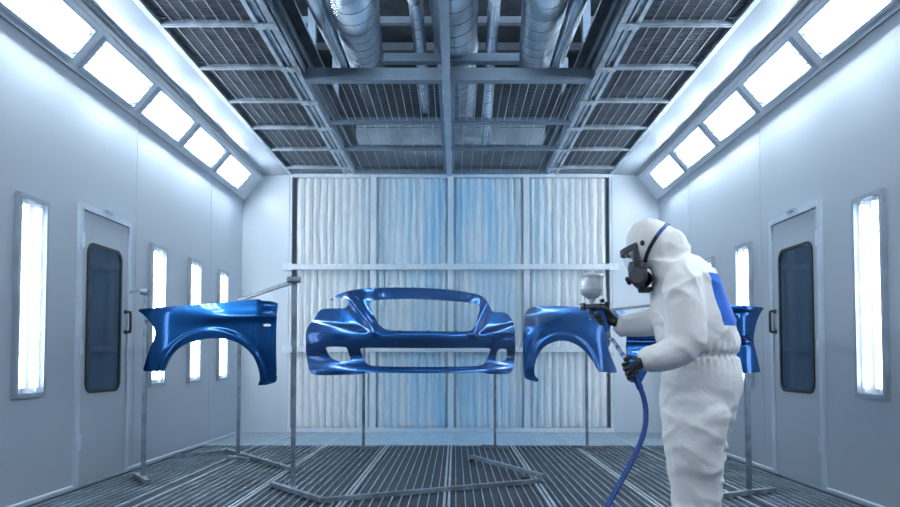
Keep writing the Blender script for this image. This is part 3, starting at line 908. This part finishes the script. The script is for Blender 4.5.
# ------------------------------------------------------------------ painter
def remesh(m, voxel, smooth_it, name):
    bmesh.ops.recalc_face_normals(m.bm, faces=m.bm.faces)
    me = bpy.data.meshes.new(name + '_src'); m.bm.to_mesh(me); m.bm.free()
    o = bpy.data.objects.new(name, me); COL.objects.link(o)
    r = o.modifiers.new('r', 'REMESH'); r.mode = 'VOXEL'; r.voxel_size = voxel
    s = o.modifiers.new('s', 'SMOOTH'); s.factor = 0.5; s.iterations = smooth_it
    dg = bpy.context.evaluated_depsgraph_get()
    me2 = bpy.data.meshes.new_from_object(o.evaluated_get(dg))
    o.modifiers.clear(); o.data = me2
    bpy.data.meshes.remove(me)
    for p in me2.polygons: p.use_smooth = True
    return o

AT = math.radians(33)
FT = Vector((-math.cos(AT), math.sin(AT), 0)); LT = Vector((-math.sin(AT), -math.cos(AT), 0))
AH = math.radians(22)
FH = Vector((-math.cos(AH), math.sin(AH), 0)); LH = Vector((-math.sin(AH), -math.cos(AH), 0)); UP = Vector((0, 0, 1))
YP = 4.22
proot = empty('person', (P(697, 360, YP).x, YP, 0), 'person in a white hooded coverall and respirator spraying, seen from the side, facing left', 'person')

SC = F / YP
def ring(px, py, hw, lr, lean=0.0, Y=YP):
    c = P(px, py, Y)
    return (c, FT * (hw / SC * 1.0), LT * lr + UP * lean)
def suit(grow=0.0, head=True):
    m = MB()
    g = grow
    tor = [(680, 256, 17, .10), (683, 264, 24, .165), (686, 276, 31, .20), (688, 290, 35, .215), (691, 306, 38.5, .222), (693.5, 322, 40.5, .225), (696, 338, 40, .22), (698.5, 347, 38, .21), (700.5, 355, 35, .195), (701, 362, 37, .20), (701.5, 374, 39.5, .21), (701, 388, 40, .215), (699, 404, 38, .215), (697.5, 420, 33, .20), (697, 432, 26, .17), (697, 440, 14, .10)]
    m.loft([ring(a, b, c + g * SC, d + g) for a, b, c, d in tor], 28)
    # legs: near one (left) and far one
    def leg(off, xs):
        rr = []
        for (px, py, r, r2) in xs:
            c = P(px, py, YP + off)
            rr.append((c, FT * (r + g), LT * (r2 + g)))
        m.loft(rr, 24)
    leg(-0.10, [(697, 385, .13, .09), (696, 400, .165, .115), (695, 418, .185, .125), (694, 436, .178, .124), (693.5, 460, .158, .118), (694, 480, .143, .112), (694.5, 500, .132, .106), (695.5, 520, .122, .10), (697, 534, .115, .095)])
    leg(0.12, [(701, 385, .13, .09), (701, 400, .16, .115), (701, 418, .17, .12), (700.5, 436, .158, .118), (700, 460, .142, .112), (700, 480, .130, .105), (700, 500, .124, .10), (700, 520, .115, .095), (701, 529, .11, .09)])
    # arms
    def arm(pts):
        P3 = spline([P(a, b, c) for a, b, c, r in pts], 5)
        n = len(P3) - 1; k = len(pts) - 1
        rs = []
        for i in range(n + 1):
            t = i / n * k; j = min(int(t), k - 1); rs.append(pts[j][3] + (pts[j + 1][3] - pts[j][3]) * (t - j) + g)
        m.tube(P3, rs, 20)
    arm([(684, 268, 4.10, .085), (683, 284, 4.03, .118), (684, 306, 3.99, .120), (686, 328, 3.97, .112), (685, 343, 3.96, .104), (672, 354, 3.96, .090), (657, 358.5, 3.965, .076), (646, 360.5, 3.97, .062), (641, 362, 3.97, .046)])
    arm([(672, 272, 4.36, .085), (668, 290, 4.42, .11), (668, 308, 4.45, .108), (664, 320, 4.47, .10), (650, 323, 4.48, .09), (634, 325, 4.48, .079), (623, 324.5, 4.475, .066), (616.5, 323.5, 4.47, .050)])
    # neck and hood
    if head:
        m.loft([(P(657, 262, YP), FH * (.115 + g), LH * (.11 + g)), (P(668, 263, YP), FH * .14, LH * .14), (P(678, 270, YP), FT * .15, LT * .17), (P(683, 282, YP), FT * .17, LT * .19)], 22)
        m.ell(P(651, 243.5, YP), (FH * (.140 + g), LH * (.122 + g), UP * (.152 + g)))
        m.ell(P(664.5, 247, YP), (FH * (.138 + g), LH * (.118 + g), UP * (.122 + g)))
        m.ell(P(672, 258, YP), ((FH - UP * .5).normalized() * (.125 + g), LH * (.128 + g), UP * (.075 + g)))
    return m

cov = remesh(suit(), 0.0105, 5, 'coverall')
WZ = P(700, 355, YP).z
me = cov.data
me.calc_loop_triangles()
axis0 = P(700, 355, YP)
nv = [v.normal.copy() for v in me.vertices]
def fold(p, f, amp, stretch):
    q = Vector((p.x * stretch[0], p.y * stretch[1], p.z * stretch[2])) * f
    n = noise.noise(q); return amp * (1 - abs(n) * 2.4)
for v, n in zip(me.vertices, nv):
    p = v.co.copy()
    warp = Vector((noise.noise(p * 3.1), noise.noise(p * 3.1 + Vector((9, 0, 0))), noise.noise(p * 3.1 + Vector((0, 9, 0))))) * 0.14
    q = p + warp
    d = 0.0
    legz = sm(0.95, 0.75, p.z)
    lat = (p - axis0).dot(LT); fw = (p - axis0).dot(FT)
    nA = noise.noise(p * 4.2 + Vector((2, 7, 1))); nB = noise.noise(p * 3.3 + Vector((8, 1, 4)))
    def crease(ph, sharp=2.2):
        c = math.sin(ph); return (abs(c) ** (1 / sharp)) * (1 if c > 0 else -1)
    w3 = noise.noise(p * 5.5) * 2.2
    # long crisp drape folds: ridges stretched along a slanting direction
    def ridge(across, al, be, f, seed, amp):
        n = noise.noise(Vector((al * 2.6 + seed, be * 2.6, across * f)) + warp * 2.2)
        return amp * (max(0.0, 1 - abs(n) * 3.2) ** 1.5 - 0.3)
    legw = sm(0.90, 0.74, p.z)
    d += legw * ridge(p.z + 0.55 * fw, fw, lat, 7.5, 1.3, 0.014) * (0.35 + 0.65 * sm(-0.2, 0.25, nA))
    d += legw * ridge(p.z - 0.70 * fw, fw, lat, 6.5, 8.1, 0.012) * (0.3 + 0.7 * sm(-0.2, 0.25, nB))
    torsow = sm(0.95, 1.05, p.z)
    d += torsow * ridge(p.z * 0.7 + p.x * 0.8, p.y, p.z - p.x, 7.0, 4.2, 0.013) * (0.35 + 0.65 * sm(-0.2, 0.25, nA))
    d += torsow * ridge(p.z * 0.8 - p.x * 0.6, p.y, p.z + p.x, 6.0, 6.6, 0.011) * (0.3 + 0.7 * sm(-0.2, 0.25, nB))
    d += 0.010 * noise.noise(q * 4.0)
    d += noise.noise(q * 26) * 0.0010
    hood = sm(1.52, 1.60, p.z)
    d *= 1 - 0.45 * hood
    dz = p.z - WZ
    if abs(dz) < 0.12:
        an = math.atan2((p - axis0).dot(LT), (p - axis0).dot(FT))
        in_t = sm(0.31, 0.26, math.hypot((p - axis0).dot(LT), (p - axis0).dot(FT)))
        gz = math.exp(-(dz / 0.055) ** 2)
        d += in_t * gz * (0.0075 * math.sin(an * 34 + 2.5 * noise.noise(p * 8)) - 0.016 * math.exp(-(dz / 0.014) ** 2))
    v.co = p + n * d
me.update()
# coverall cloth: white with a blue breathable panel across the back
def coverall_mat():
    m, nt, b = new_mat('white_coverall_cloth')
    b.inputs['Roughness'].default_value = 0.62
    b.inputs['Sheen Weight'].default_value = 0.15
    g = N(nt, 'ShaderNodeTexCoord')
    pos = g.outputs['Object']
    def dot(vec, off):
        d = N(nt, 'ShaderNodeVectorMath', operation='DOT_PRODUCT'); d.inputs[1].default_value = vec
        nt.links.new(pos, d.inputs[0])
        a = N(nt, 'ShaderNodeMath', operation='SUBTRACT'); a.inputs[1].default_value = off
        nt.links.new(d.outputs['Value'], a.inputs[0]); return a.outputs[0]
    c0 = P(690, 300, YP)
    fwd = dot(FT, FT.dot(c0)); lat = dot(LT, LT.dot(c0)); up = dot(UP, 0)
    def cmp(o, op, v):
        k = N(nt, 'ShaderNodeMath', operation=op); k.inputs[1].default_value = v
        nt.links.new(o, k.inputs[0]); return k.outputs[0]
    def mul(a, b2):
        k = N(nt, 'ShaderNodeMath', operation='MULTIPLY'); nt.links.new(a, k.inputs[0]); nt.links.new(b2, k.inputs[1]); return k.outputs[0]
    # near edge of panel runs slightly inwards going down
    le = N(nt, 'ShaderNodeMath', operation='MULTIPLY_ADD'); le.inputs[1].default_value = PANEL[0]; le.inputs[2].default_value = PANEL[1]
    nt.links.new(up, le.inputs[0])
    df = N(nt, 'ShaderNodeMath', operation='SUBTRACT'); nt.links.new(lat, df.inputs[0]); nt.links.new(le.outputs[0], df.inputs[1])
    mask = mul(mul(cmp(fwd, 'LESS_THAN', -0.03), cmp(df.outputs[0], 'LESS_THAN', 0.0)), mul(mul(cmp(up, 'GREATER_THAN', PANEL[2]), cmp(up, 'LESS_THAN', PANEL[3])), cmp(lat, 'GREATER_THAN', -0.17)))
    mx = N(nt, 'ShaderNodeMix', data_type='RGBA')
    mx.inputs['A'].default_value = (0.92, 0.93, 0.94, 1); mx.inputs['B'].default_value = (0.010, 0.145, 0.72, 1)
    nt.links.new(mask, mx.inputs['Factor']); nt.links.new(mx.outputs['Result'], b.inputs['Base Color'])
    n1 = N(nt, 'ShaderNodeTexNoise', i_Scale=20.0, i_Detail=4.0, i_Distortion=1.2)
    nt.links.new(pos, n1.inputs['Vector'])
    bp = N(nt, 'ShaderNodeBump', i_Strength=0.25, i_Distance=0.010)
    nt.links.new(n1.outputs['Fac'], bp.inputs['Height']); nt.links.new(bp.outputs['Normal'], b.inputs['Normal'])
    return m
PANEL = (0.06, 0.035, P(725, 327, YP).z, P(706, 276, YP).z)
me.materials.append(coverall_mat())
cov.parent = proot; cov.matrix_parent_inverse = proot.matrix_world.inverted()
cov_bvh = BVHTree.FromPolygons([v.co for v in me.vertices], [tuple(p.vertices) for p in me.polygons])

HC = P(650, 248, YP)
def H(f, l, u): return HC + FH * f + LH * l + UP * u
# body: one continuous figure under the suit, the head with a face
m = MB()
m.loft([ring(a, b, c, d) for a, b, c, d in [(678, 258, 9, .06), (683, 270, 18, .14), (688, 300, 24, .15), (697, 340, 24, .15), (700, 370, 24, .15), (699, 400, 22, .15)]], 20)
for off, px in ((-0.10, 694), (0.12, 700)):
    m.tube([P(px + 2, 390, YP + off), P(px, 450, YP + off), P(px + 1, 520, YP + off), P(px + 3, 533 if off < 0 else 527, YP + off)], [.09, .07, .05, .045], 14)
m.tube([P(684, 272, 4.10), P(684, 306, 3.99), P(683, 342, 3.96), P(657, 358.5, 3.965), P(641, 362, 3.97)], [.055, .05, .045, .038, .03], 12)
m.tube([P(672, 276, 4.36), P(668, 308, 4.45), P(662, 320, 4.47), P(634, 325, 4.48), P(616, 323.5, 4.47)], [.055, .05, .045, .038, .03], 12)
m.tube([H(.0, 0, -.05), P(668, 262, YP), P(682, 275, YP)], [.055, .06, .07], 14)
m.ell(H(-0.005, 0, 0.0), (FH * .098, LH * .076, UP * .115))
m.ell(H(0.045, 0, -0.075), (FH * .048, LH * .055, UP * .05))                 # jaw
m.tube([H(.090, 0, .0), H(.112, 0, -.038), H(.118, 0, -.045)], [.010, .014, .013], 10, round_ends=True)   # nose
for l in (-1, 1):
    m.ell(H(-.01, l * .077, -.02), (FH * .022, LH * .010, UP * .032))         # ears
    m.ell(H(.082, l * .032, .018), (FH * .012, LH * .024, UP * .008))         # brow
m.ell(H(.088, 0, -.072), (FH * .010, LH * .024, UP * .006))
m.ell(H(.087, 0, -.082), (FH * .010, LH * .02, UP * .006))
body = remesh(m, 0.006, 2, 'body')
body.data.materials.append(M['skin']); body.parent = proot; body.matrix_parent_inverse = proot.matrix_world.inverted()
for l in (-1, 1):
    m = MB(); m.ell(H(.084, l * .031, -.005), (FH * .012, LH * .012, UP * .011)); m.build('eye', M['reflector'], body, 60)

# boots
for off, px, yy in ((-0.10, 697, 0), (0.12, 701, 0)):
    c = P(px, 500, YP + off); c.z = 0
    m = MB()
    m.loft([(c - FT * .11 + UP * .055, LT * .035, UP * .052), (c - FT * .07 + UP * .06, LT * .045, UP * .058), (c + FT * .02 + UP * .06, LT * .048, UP * .058), (c + FT * .12 + UP * .045, LT * .052, UP * .042), (c + FT * .18 + UP * .035, LT * .04, UP * .031)], 18)
    m.tube([c - FT * .02 + UP * .06, c - FT * .02 + UP * .16], [.062, .066], 16)
    bt = remesh(m, 0.009, 3, 'boot'); bt.data.materials.append(M['black']); bt.parent = proot; bt.matrix_parent_inverse = proot.matrix_world.inverted()

# respirator
rroot = None
m = MB()
# face piece: soft dark shell from cheeks to chin
rows = []
prof = [(-.085, .118, .088), (-.12, .125, .092), (-.155, .122, .090), (-.19, .112, .080), (-.22, .090, .066), (-.243, .066, .045)]
nn = 18
for u, fc, hw in prof:
    row = []
    for k in range(nn + 1):
        t = -1 + 2 * k / nn
        row.append(m.bm.verts.new(H(.028 + (fc - .028) * (1 - abs(t) ** 2.2), hw * math.sin(t * PI / 2), u + (.0 if u > -.2 else 0))))
    rows.append(row)
for a, b in zip(rows, rows[1:]):
    for k in range(nn): m.bm.faces.new((a[k], a[k + 1], b[k + 1], b[k]))
mask = m.build('respirator', M['maskgrey'], proot, 60)
sd = mask.modifiers.new('t', 'SOLIDIFY'); sd.thickness = 0.008; sd.offset = 0
# visor
m = MB(); rows = []; nr = 10
def vis(t, v):
    cf, cu = .166 + (.118 - .166) * v, -.028 + (-.150 + .028) * v
    sf, su = .062 + (.040 - .062) * v, .012 + (-.105 - .012) * v
    w = .098 - .010 * v
    e = abs(t) ** 2.4
    return H(cf + (sf - cf) * e + .006 * math.sin(PI * v) * (1 - e), w * math.sin(t * PI / 2), cu + (su - cu) * e)
for j in range(nr + 1):
    rows.append([m.bm.verts.new(vis(-1 + 2 * k / 24, j / nr)) for k in range(25)])
for a, b in zip(rows, rows[1:]):
    for k in range(24): m.bm.faces.new((a[k], a[k + 1], b[k + 1], b[k]))
vz = m.build('visor', M['visor'], mask, 60)
# visor frame: brow band and side bands
m = MB()
A = []
for k in range(33):
    t = -1 + 2 * k / 32
    p = vis(t, 0); q = vis(t, 0.17 + 0.02 * abs(t)); o = (p - H(0, 0, p.z - HC.z)).normalized()
    A.append([m.bm.verts.new(x) for x in (p + o * .008 + UP * .010, q + o * .009, q - o * .003, p - o * .004 + UP * .010)])
for a, b in zip(A, A[1:]):
    for i in range(4): m.bm.faces.new((a[i], a[(i + 1) % 4], b[(i + 1) % 4], b[i]))
m.bm.faces.new(A[0]); m.bm.faces.new(A[-1][::-1])
for sgn in (-1, 1):
    m.tube([vis(sgn * .96, .05), vis(sgn * .93, .3), vis(sgn * .90, .6), vis(sgn * .84, .9), vis(sgn * .80, 1.0)], [.014, .015, .017, .016, .014], 10, round_ends=True)
m.tube([vis(-1 + 2 * k / 20, 1.0) for k in range(21)], .008, 8)
m.build('visor_frame', M['maskgrey'], mask, 50)
for sgn in (-1, 1):
    ax = (LH * sgn + FH * .25 - UP * .06).normalized()
    c = H(.050, sgn * .076, -.170)
    m = MB(); m.lathe(c, [(.040, 0), (.052, .006), (.054, .014), (.054, .034), (.051, .040), (.047, .042)], ax, 36)
    cart = m.build('cartridge', M['black'], mask, 40)
    m = MB(); m.lathe(c + ax * .0405, [(.046, 0), (.044, .003), (.040, .0025), (.002, .004)], ax, 36)
    m.build('cartridge_cover', M['cart'], cart, 40)
m = MB(); m.lathe(H(.118, 0, -.185), [(.026, 0), (.026, .016), (.020, .022)], (FH - UP * .5), 20); m.build('exhale_valve', M['black'], mask, 40)
m = MB(); m.loft([(H(.03, 0, -.235), FH * .045, LH * .06), (H(.035, 0, -.262), FH * .034, LH * .04)], 18); m.build('chin_cup', M['black'], mask, 40)
# straps that follow the hood
def strap(name, pts, w, mat, parent):
    pts = spline(pts, 6); m = MB(); rows = []
    pr = []
    for p in pts:
        c, n, *_ = cov_bvh.find_nearest(p); pr.append((c, n))
    for i, (c, n) in enumerate(pr):
        d = (pr[min(i + 1, len(pr) - 1)][0] - pr[max(i - 1, 0)][0]).normalized(); s = d.cross(n).normalized()
        rows.append([m.bm.verts.new(x) for x in (c + n * .0015 - s * w, c + n * .007 - s * w * .9, c + n * .007 + s * w * .9, c + n * .0015 + s * w)])
    for a, b in zip(rows, rows[1:]):
        for k in range(3): m.bm.faces.new((a[k], a[k + 1], b[k + 1], b[k]))
    return m.build(name, mat, parent, 60)
strap('strap', [H(.030, .10, -.125), H(.018, .125, -.09), H(-.005, .135, -.04), H(-.03, .135, .005), H(-.055, .13, .05)], .011, M['black'], mask)
strap('strap', [H(-.053, .13, .046), H(-.08, .11, .085), H(-.10, .075, .115), H(-.11, .03, .14), H(-.115, -.03, .14), H(-.10, -.08, .11)], .011, M['strapblue'], mask)
c, n, *_ = cov_bvh.find_nearest(H(.035, .14, .012))
m = MB(); u = (FH - n * FH.dot(n)).normalized(); w = n.cross(u)
m.loft([(c - n * .002, u * .012, w * .016), (c + n * .006, u * .012, w * .016), (c + n * .008, u * .009, w * .012)], 18)
m.build('hood_vent', M['black'], proot, 40)

# gloves: palm, four unequal fingers and a thumb each
def hand(name, wrist, palm, fingers, thumb):
    m = MB()
    m.tube([P(*w[:3]) for w in wrist], [w[3] for w in wrist], 16, round_ends=True)
    m.loft(palm, 18)
    for f in fingers: m.tube(spline([P(*p) for p in f[0]], 4), f[1], 10, round_ends=True)
    m.tube(spline([P(*p) for p in thumb[0]], 4), thumb[1], 10, round_ends=True)
    o = remesh(m, 0.0042, 3, name)
    o.data.materials.append(M['glove']); o.parent = proot; o.matrix_parent_inverse = proot.matrix_world.inverted()
    return o
Vr = lambda px, py, Y, a, b: (P(px, py, Y), a, b)
far_palm = [(P(616, 322, 4.475), Vector((.008, 0, .030)), Vector((0, .024, 0))), (P(611, 318.5, 4.485), Vector((.012, 0, .042)), Vector((0, .024, 0))), (P(605.5, 316, 4.495), Vector((.014, 0, .046)), Vector((0, .022, 0))), (P(601.5, 315.5, 4.50), Vector((.010, 0, .040)), Vector((0, .016, 0)))]
ff = []
for (yk, ln, r) in ((310.2, 1.0, .0115), (314.0, 1.08, .0118), (317.8, 1.0, .0112), (321.4, .85, .0102)):
    i = (yk - 310.2) / 3.8
    x0 = 602.5 + i * 1.2
    ff.append(([(x0, yk, 4.505), (x0 - 5 * ln, yk + .6, 4.495), (x0 - 8.5 * ln, yk + 1.4, 4.465), (x0 - 7.5 * ln, yk + 2.2, 4.425), (x0 - 3 * ln, yk + 2.6, 4.412)], r))
ff[0] = ([(602.5, 309.8, 4.50), (596.5, 309.4, 4.49), (591.5, 310.4, 4.46), (590, 312.2, 4.43), (592.5, 313.4, 4.415)], .0112)
hand('glove', [(622, 325, 4.475, .034), (616, 322, 4.475, .033)], far_palm, ff, ([(611, 314, 4.465), (606.5, 309.5, 4.435), (601.5, 308, 4.42), (597.5, 308.6, 4.418)], .0125))
near_palm = [(P(645, 361.5, 3.97), Vector((.004, 0, .034)), Vector((0, .025, 0))), (P(639.5, 364, 3.955), Vector((.016, 0, .044)), Vector((0, .024, 0))), (P(633.5, 367, 3.94), Vector((.022, 0, .046)), Vector((0, .022, 0))), (P(629, 369.5, 3.94), Vector((.018, 0, .040)), Vector((0, .015, 0)))]
nf = []
for i, (ln, r) in enumerate(((1.0, .0118), (1.06, .0122), (1.0, .0116), (.85, .0106))):
    x0, y0 = 628 + i * 1.6, 362.6 + i * 4.6
    nf.append(([(x0, y0, 3.935), (x0 - 3.6, y0 + 1.6, 3.945), (x0 - 4.4 * ln, y0 + 2.2, 3.98), (x0 + .6, y0 + 2.0, 4.022), (x0 + 6.0 * ln, y0 + .5, 4.02)], r))
hand('glove', [(649, 360, 3.97, .036), (644, 361.5, 3.97, .034)], near_palm, nf, ([(638, 360.5, 3.98), (633.5, 357.5, 4.005), (629, 357.5, 4.015), (625.5, 359.5, 4.01)], .0132))
# blue inner collar tip peeping out at the throat
m = MB(); a = P(654.5, 311, 4.40)
bpy.context.view_layer.update()
m.bm.free()

# ------------------------------------------------------------------ spray gun
YG = 4.462
groot = empty('spray_gun', P(597, 312, YG), 'gravity-feed paint spray gun with milky cup, held in the black glove', 'spray gun')
gx = Vector((-1, 0.12, -0.03)).normalized()                 # nozzle direction
c = P(593, 306.5, YG)
m = MB(); m.tube([c - gx * .075, c - gx * .05, c - gx * .02, c + gx * .03, c + gx * .045], [.014, .017, .019, .018, .015], 18); m.build('gun_body', M['gunsteel'], groot, 40)
m = MB(); m.lathe(c + gx * .043, [(.017, 0), (.024, .004), (.024, .018), (.018, .022), (.010, .022), (.006, .034), (.003, .035)], gx, 24)
for sgn in (-1, 1): m.bar(c + gx * .062 + UP * .019 * sgn, c + gx * .082 + UP * .015 * sgn, .009)
m.build('air_cap', M['black'], groot, 40)
for dz, dx in ((.012, -.072), (-.010, -.07), (.030, -.045)):
    m = MB(); q = c + gx * dx + UP * dz; m.lathe(q, [(.008, 0), (.012, .003), (.013, .022), (.010, .026)], -gx + UP * .25, 16); m.build('adjust_knob', M['black'], groot, 40)
hd = (P(607.5, 334, YG) - P(599.5, 309, YG)).normalized(); h0 = P(599.5, 307.5, YG)
m = MB(); s = Vector((0, 1, 0)); w = hd.cross(s).normalized()
m.loft([(h0, w * .018, s * .013), (h0 + hd * .04, w * .019, s * .014), (h0 + hd * .11, w * .018, s * .0135), (h0 + hd * .158, w * .016, s * .0125)], 18)
m.build('grip', M['bluegrip'], groot, 40)
m = MB(); m.tube(spline([c + gx * .012 - UP * .01, c + gx * .02 - UP * .035, c + gx * .012 - UP * .065, c + gx * .018 - UP * .085], 4), .0055, 8); m.build('trigger', M['gunsteel'], groot, 40)
cb = P(591.5, 302.5, YG)
m = MB(); m.lathe(cb, [(.012, -.012), (.013, .004), (.018, .008), (.020, .018), (.045, .036), (.064, .052), (.069, .062), (.070, .072), (.0715, .074), (.0715, .082), (.070, .084), (.070, .150), (.068, .156)], (0.02, 0, 1), 32)
cup = m.build('paint_cup', M['cup'], groot, 40)
m = MB(); m.lathe(cb + Vector((.003, 0, .150)), [(.0725, 0), (.074, .004), (.074, .018), (.066, .027), (.030, .034), (.012, .036), (.010, .050), (.004, .053)], (0.02, 0, 1), 32)
m.build('cup_lid', M['cup'], cup, 40)
m = MB(); m.lathe(h0 + hd * .155, [(.010, 0), (.010, .012), (.014, .013), (.014, .034), (.010, .036), (.009, .060)], hd, 16); m.build('air_coupling', M['gunsteel'], groot, 40)

# spray fan leaving the nozzle
tip = c + gx * .085
m = MB(); u2 = gx.cross(UP).normalized()
m.loft([(tip + gx * t, u2 * (.008 + .28 * t), UP * (.008 + .42 * t)) for t in (0, .08, .16, .24, .32, .38)], 20)
fan = m.build('spray_fan', [], None, 60)
fm2 = bpy.data.materials.new('spray_fan_mist'); fm2.use_nodes = True
nt = fm2.node_tree; nt.nodes.remove(nt.nodes['Principled BSDF'])
v2 = N(nt, 'ShaderNodeVolumePrincipled'); v2.inputs['Color'].default_value = (0.62, 0.84, 1.0, 1); v2.inputs['Density'].default_value = 2.2
nt.links.new(v2.outputs[0], nt.nodes['Material Output'].inputs['Volume'])
fan.data.materials.append(fm2)
tag(fan, 'pale fan of fresh paint spray between the gun nozzle and the fender', 'spray', kind='stuff')

# ------------------------------------------------------------------ air hose
e0 = h0 + hd * .205
path = [e0, P(613.5, 341, 4.40), P(620, 351, 4.22), P(626.5, 360, 4.05), P(631, 367.5, 3.985), P(635, 376, 3.975), P(639, 385, 3.96), P(643.5, 397, 3.94), P(645.7, 410, 3.92), P(645.4, 424, 3.89), P(642, 438, 3.85), P(635, 455, 3.80), P(624, 476, 3.72), P(613, 496, 3.63)]
q = P(604, 514, 3.54); path += [q, Vector((q.x - .06, 3.42, .15)), Vector((q.x - .13, 3.27, .05)), Vector((q.x - .20, 3.08, .018)), Vector((q.x - .25, 2.7, .015)), Vector((q.x - .12, 2.2, .015)), Vector((q.x + .3, 1.6, .015))]
hroot = empty('air_hose', (path[-3].x, path[-3].y, 0), 'blue air hose running from the spray gun through the lower glove down to the floor', 'hose')
cut = 3
p1 = spline(path[:cut + 2], 8); k = 8 * cut + 1
m = MB(); m.tube(p1[:k], .0125, 12); whip = m.build('clear_hose_end', M['hosegrey'], hroot, 60)
m = MB()
u = [i for i in range(1, k - 1, 6)]
for i in u:
    m = MB(); m.tube([p1[i], p1[i + 1], p1[i + 2]] if i + 2 < k else [p1[i], p1[i + 1]], .0135, 12)
    m.build('blue_band', M['bluegrip'], whip, 60)
allp = spline(path, 8)
m = MB(); m.tube(allp[8 * cut:], .0145, 12); m.build('hose_tube', M['hose'], hroot, 60)
m = MB(); i = 8 * 5; m.tube(allp[i - 4:i + 12], [.0165] + [.019] * 14 + [.0165], 14); m.build('hose_sleeve', M['hose'], hroot, 60)

COVE_W = 16
MIST = 0.16
# ------------------------------------------------------------------ paint mist in front of the filter bank
m = MB(); m.ell((0.15, 7.85, 1.35), (Vector((2.3, 0, 0)), Vector((0, 2.1, 0)), Vector((0, 0, 1.32))), 18)
mist = m.build('paint_mist', [], None, 60)
mm = bpy.data.materials.new('blue_paint_mist'); mm.use_nodes = True
nt = mm.node_tree; nt.nodes.remove(nt.nodes['Principled BSDF'])
vsn = N(nt, 'ShaderNodeVolumePrincipled'); vsn.inputs['Color'].default_value = (0.78, 0.91, 1.0, 1); vsn.inputs['Anisotropy'].default_value = 0.2
g = N(nt, 'ShaderNodeNewGeometry')
mp = N(nt, 'ShaderNodeMapping'); mp.vector_type = 'TEXTURE'
mp.inputs['Location'].default_value = (0.15, 7.85, 1.35); mp.inputs['Scale'].default_value = (2.3, 2.1, 1.32)
nt.links.new(g.outputs['Position'], mp.inputs['Vector'])
ln = N(nt, 'ShaderNodeVectorMath', operation='LENGTH'); nt.links.new(mp.outputs['Vector'], ln.inputs[0])
mr = N(nt, 'ShaderNodeMapRange', interpolation_type='SMOOTHSTEP')
mr.inputs['From Min'].default_value = 1.0; mr.inputs['From Max'].default_value = 0.1
mr.inputs['To Min'].default_value = 0.0; mr.inputs['To Max'].default_value = MIST
nt.links.new(ln.outputs['Value'], mr.inputs['Value']); nt.links.new(mr.outputs['Result'], vsn.inputs['Density'])
nt.links.new(vsn.outputs[0], nt.nodes['Material Output'].inputs['Volume'])
mist.data.materials.append(mm)
tag(mist, 'thin blue haze of paint mist hanging around the bumper before the filter bank', 'mist', kind='stuff')
# ------------------------------------------------------------------ light and world
w = bpy.data.worlds.new('world'); sc.world = w; w.use_nodes = True
w.node_tree.nodes['Background'].inputs[0].default_value = (0.55, 0.75, 1.0, 1)
w.node_tree.nodes['Background'].inputs[1].default_value = 0.02
def area(name, loc, rot, sx, sy, e, col=(0.86, 0.94, 1.0)):
    l = bpy.data.lights.new(name, 'AREA'); l.shape = 'RECTANGLE'; l.size = sx; l.size_y = sy
    l.energy = e; l.color = col
    o = bpy.data.objects.new(name, l); COL.objects.link(o); o.location = loc; o.rotation_euler = rot
# the cove lights go on behind the camera
for s in (-1, 1):
    for i in range(1, 5):
        area('cove_lamp', (s * 2.72, 4.90 - i * 1.035, 3.33), (0, s * math.radians(46), 0), 0.25, 0.87, COVE_W)
# unseen fill lights added above the booth to brighten the ducts
for x, y, z in ((-3.2, 6.5, 4.1), (3.2, 6.5, 4.1)):
    area('duct_fill', (x, y, z), (0, math.radians(112 if x > 0 else -112), 0), 0.5, 2.4, 420, (0.72, 0.87, 1.0))
area('duct_fill', (0, 3.6, 4.5), (math.radians(112), 0, 0), 2.4, 0.3, 90, (0.72, 0.87, 1.0))

vs = sc.view_settings
vs.view_transform = 'Standard'; vs.look = 'None'; vs.exposure = 0.25; vs.gamma = 1.0; vs.use_curve_mapping = False
sc.cycles.max_bounces = 10
sc.cycles.diffuse_bounces = 5
sc.cycles.transparent_max_bounces = 16
sc.cycles.caustics_reflective = False
sc.cycles.caustics_refractive = False
sc.cycles.sample_clamp_indirect = 8.0
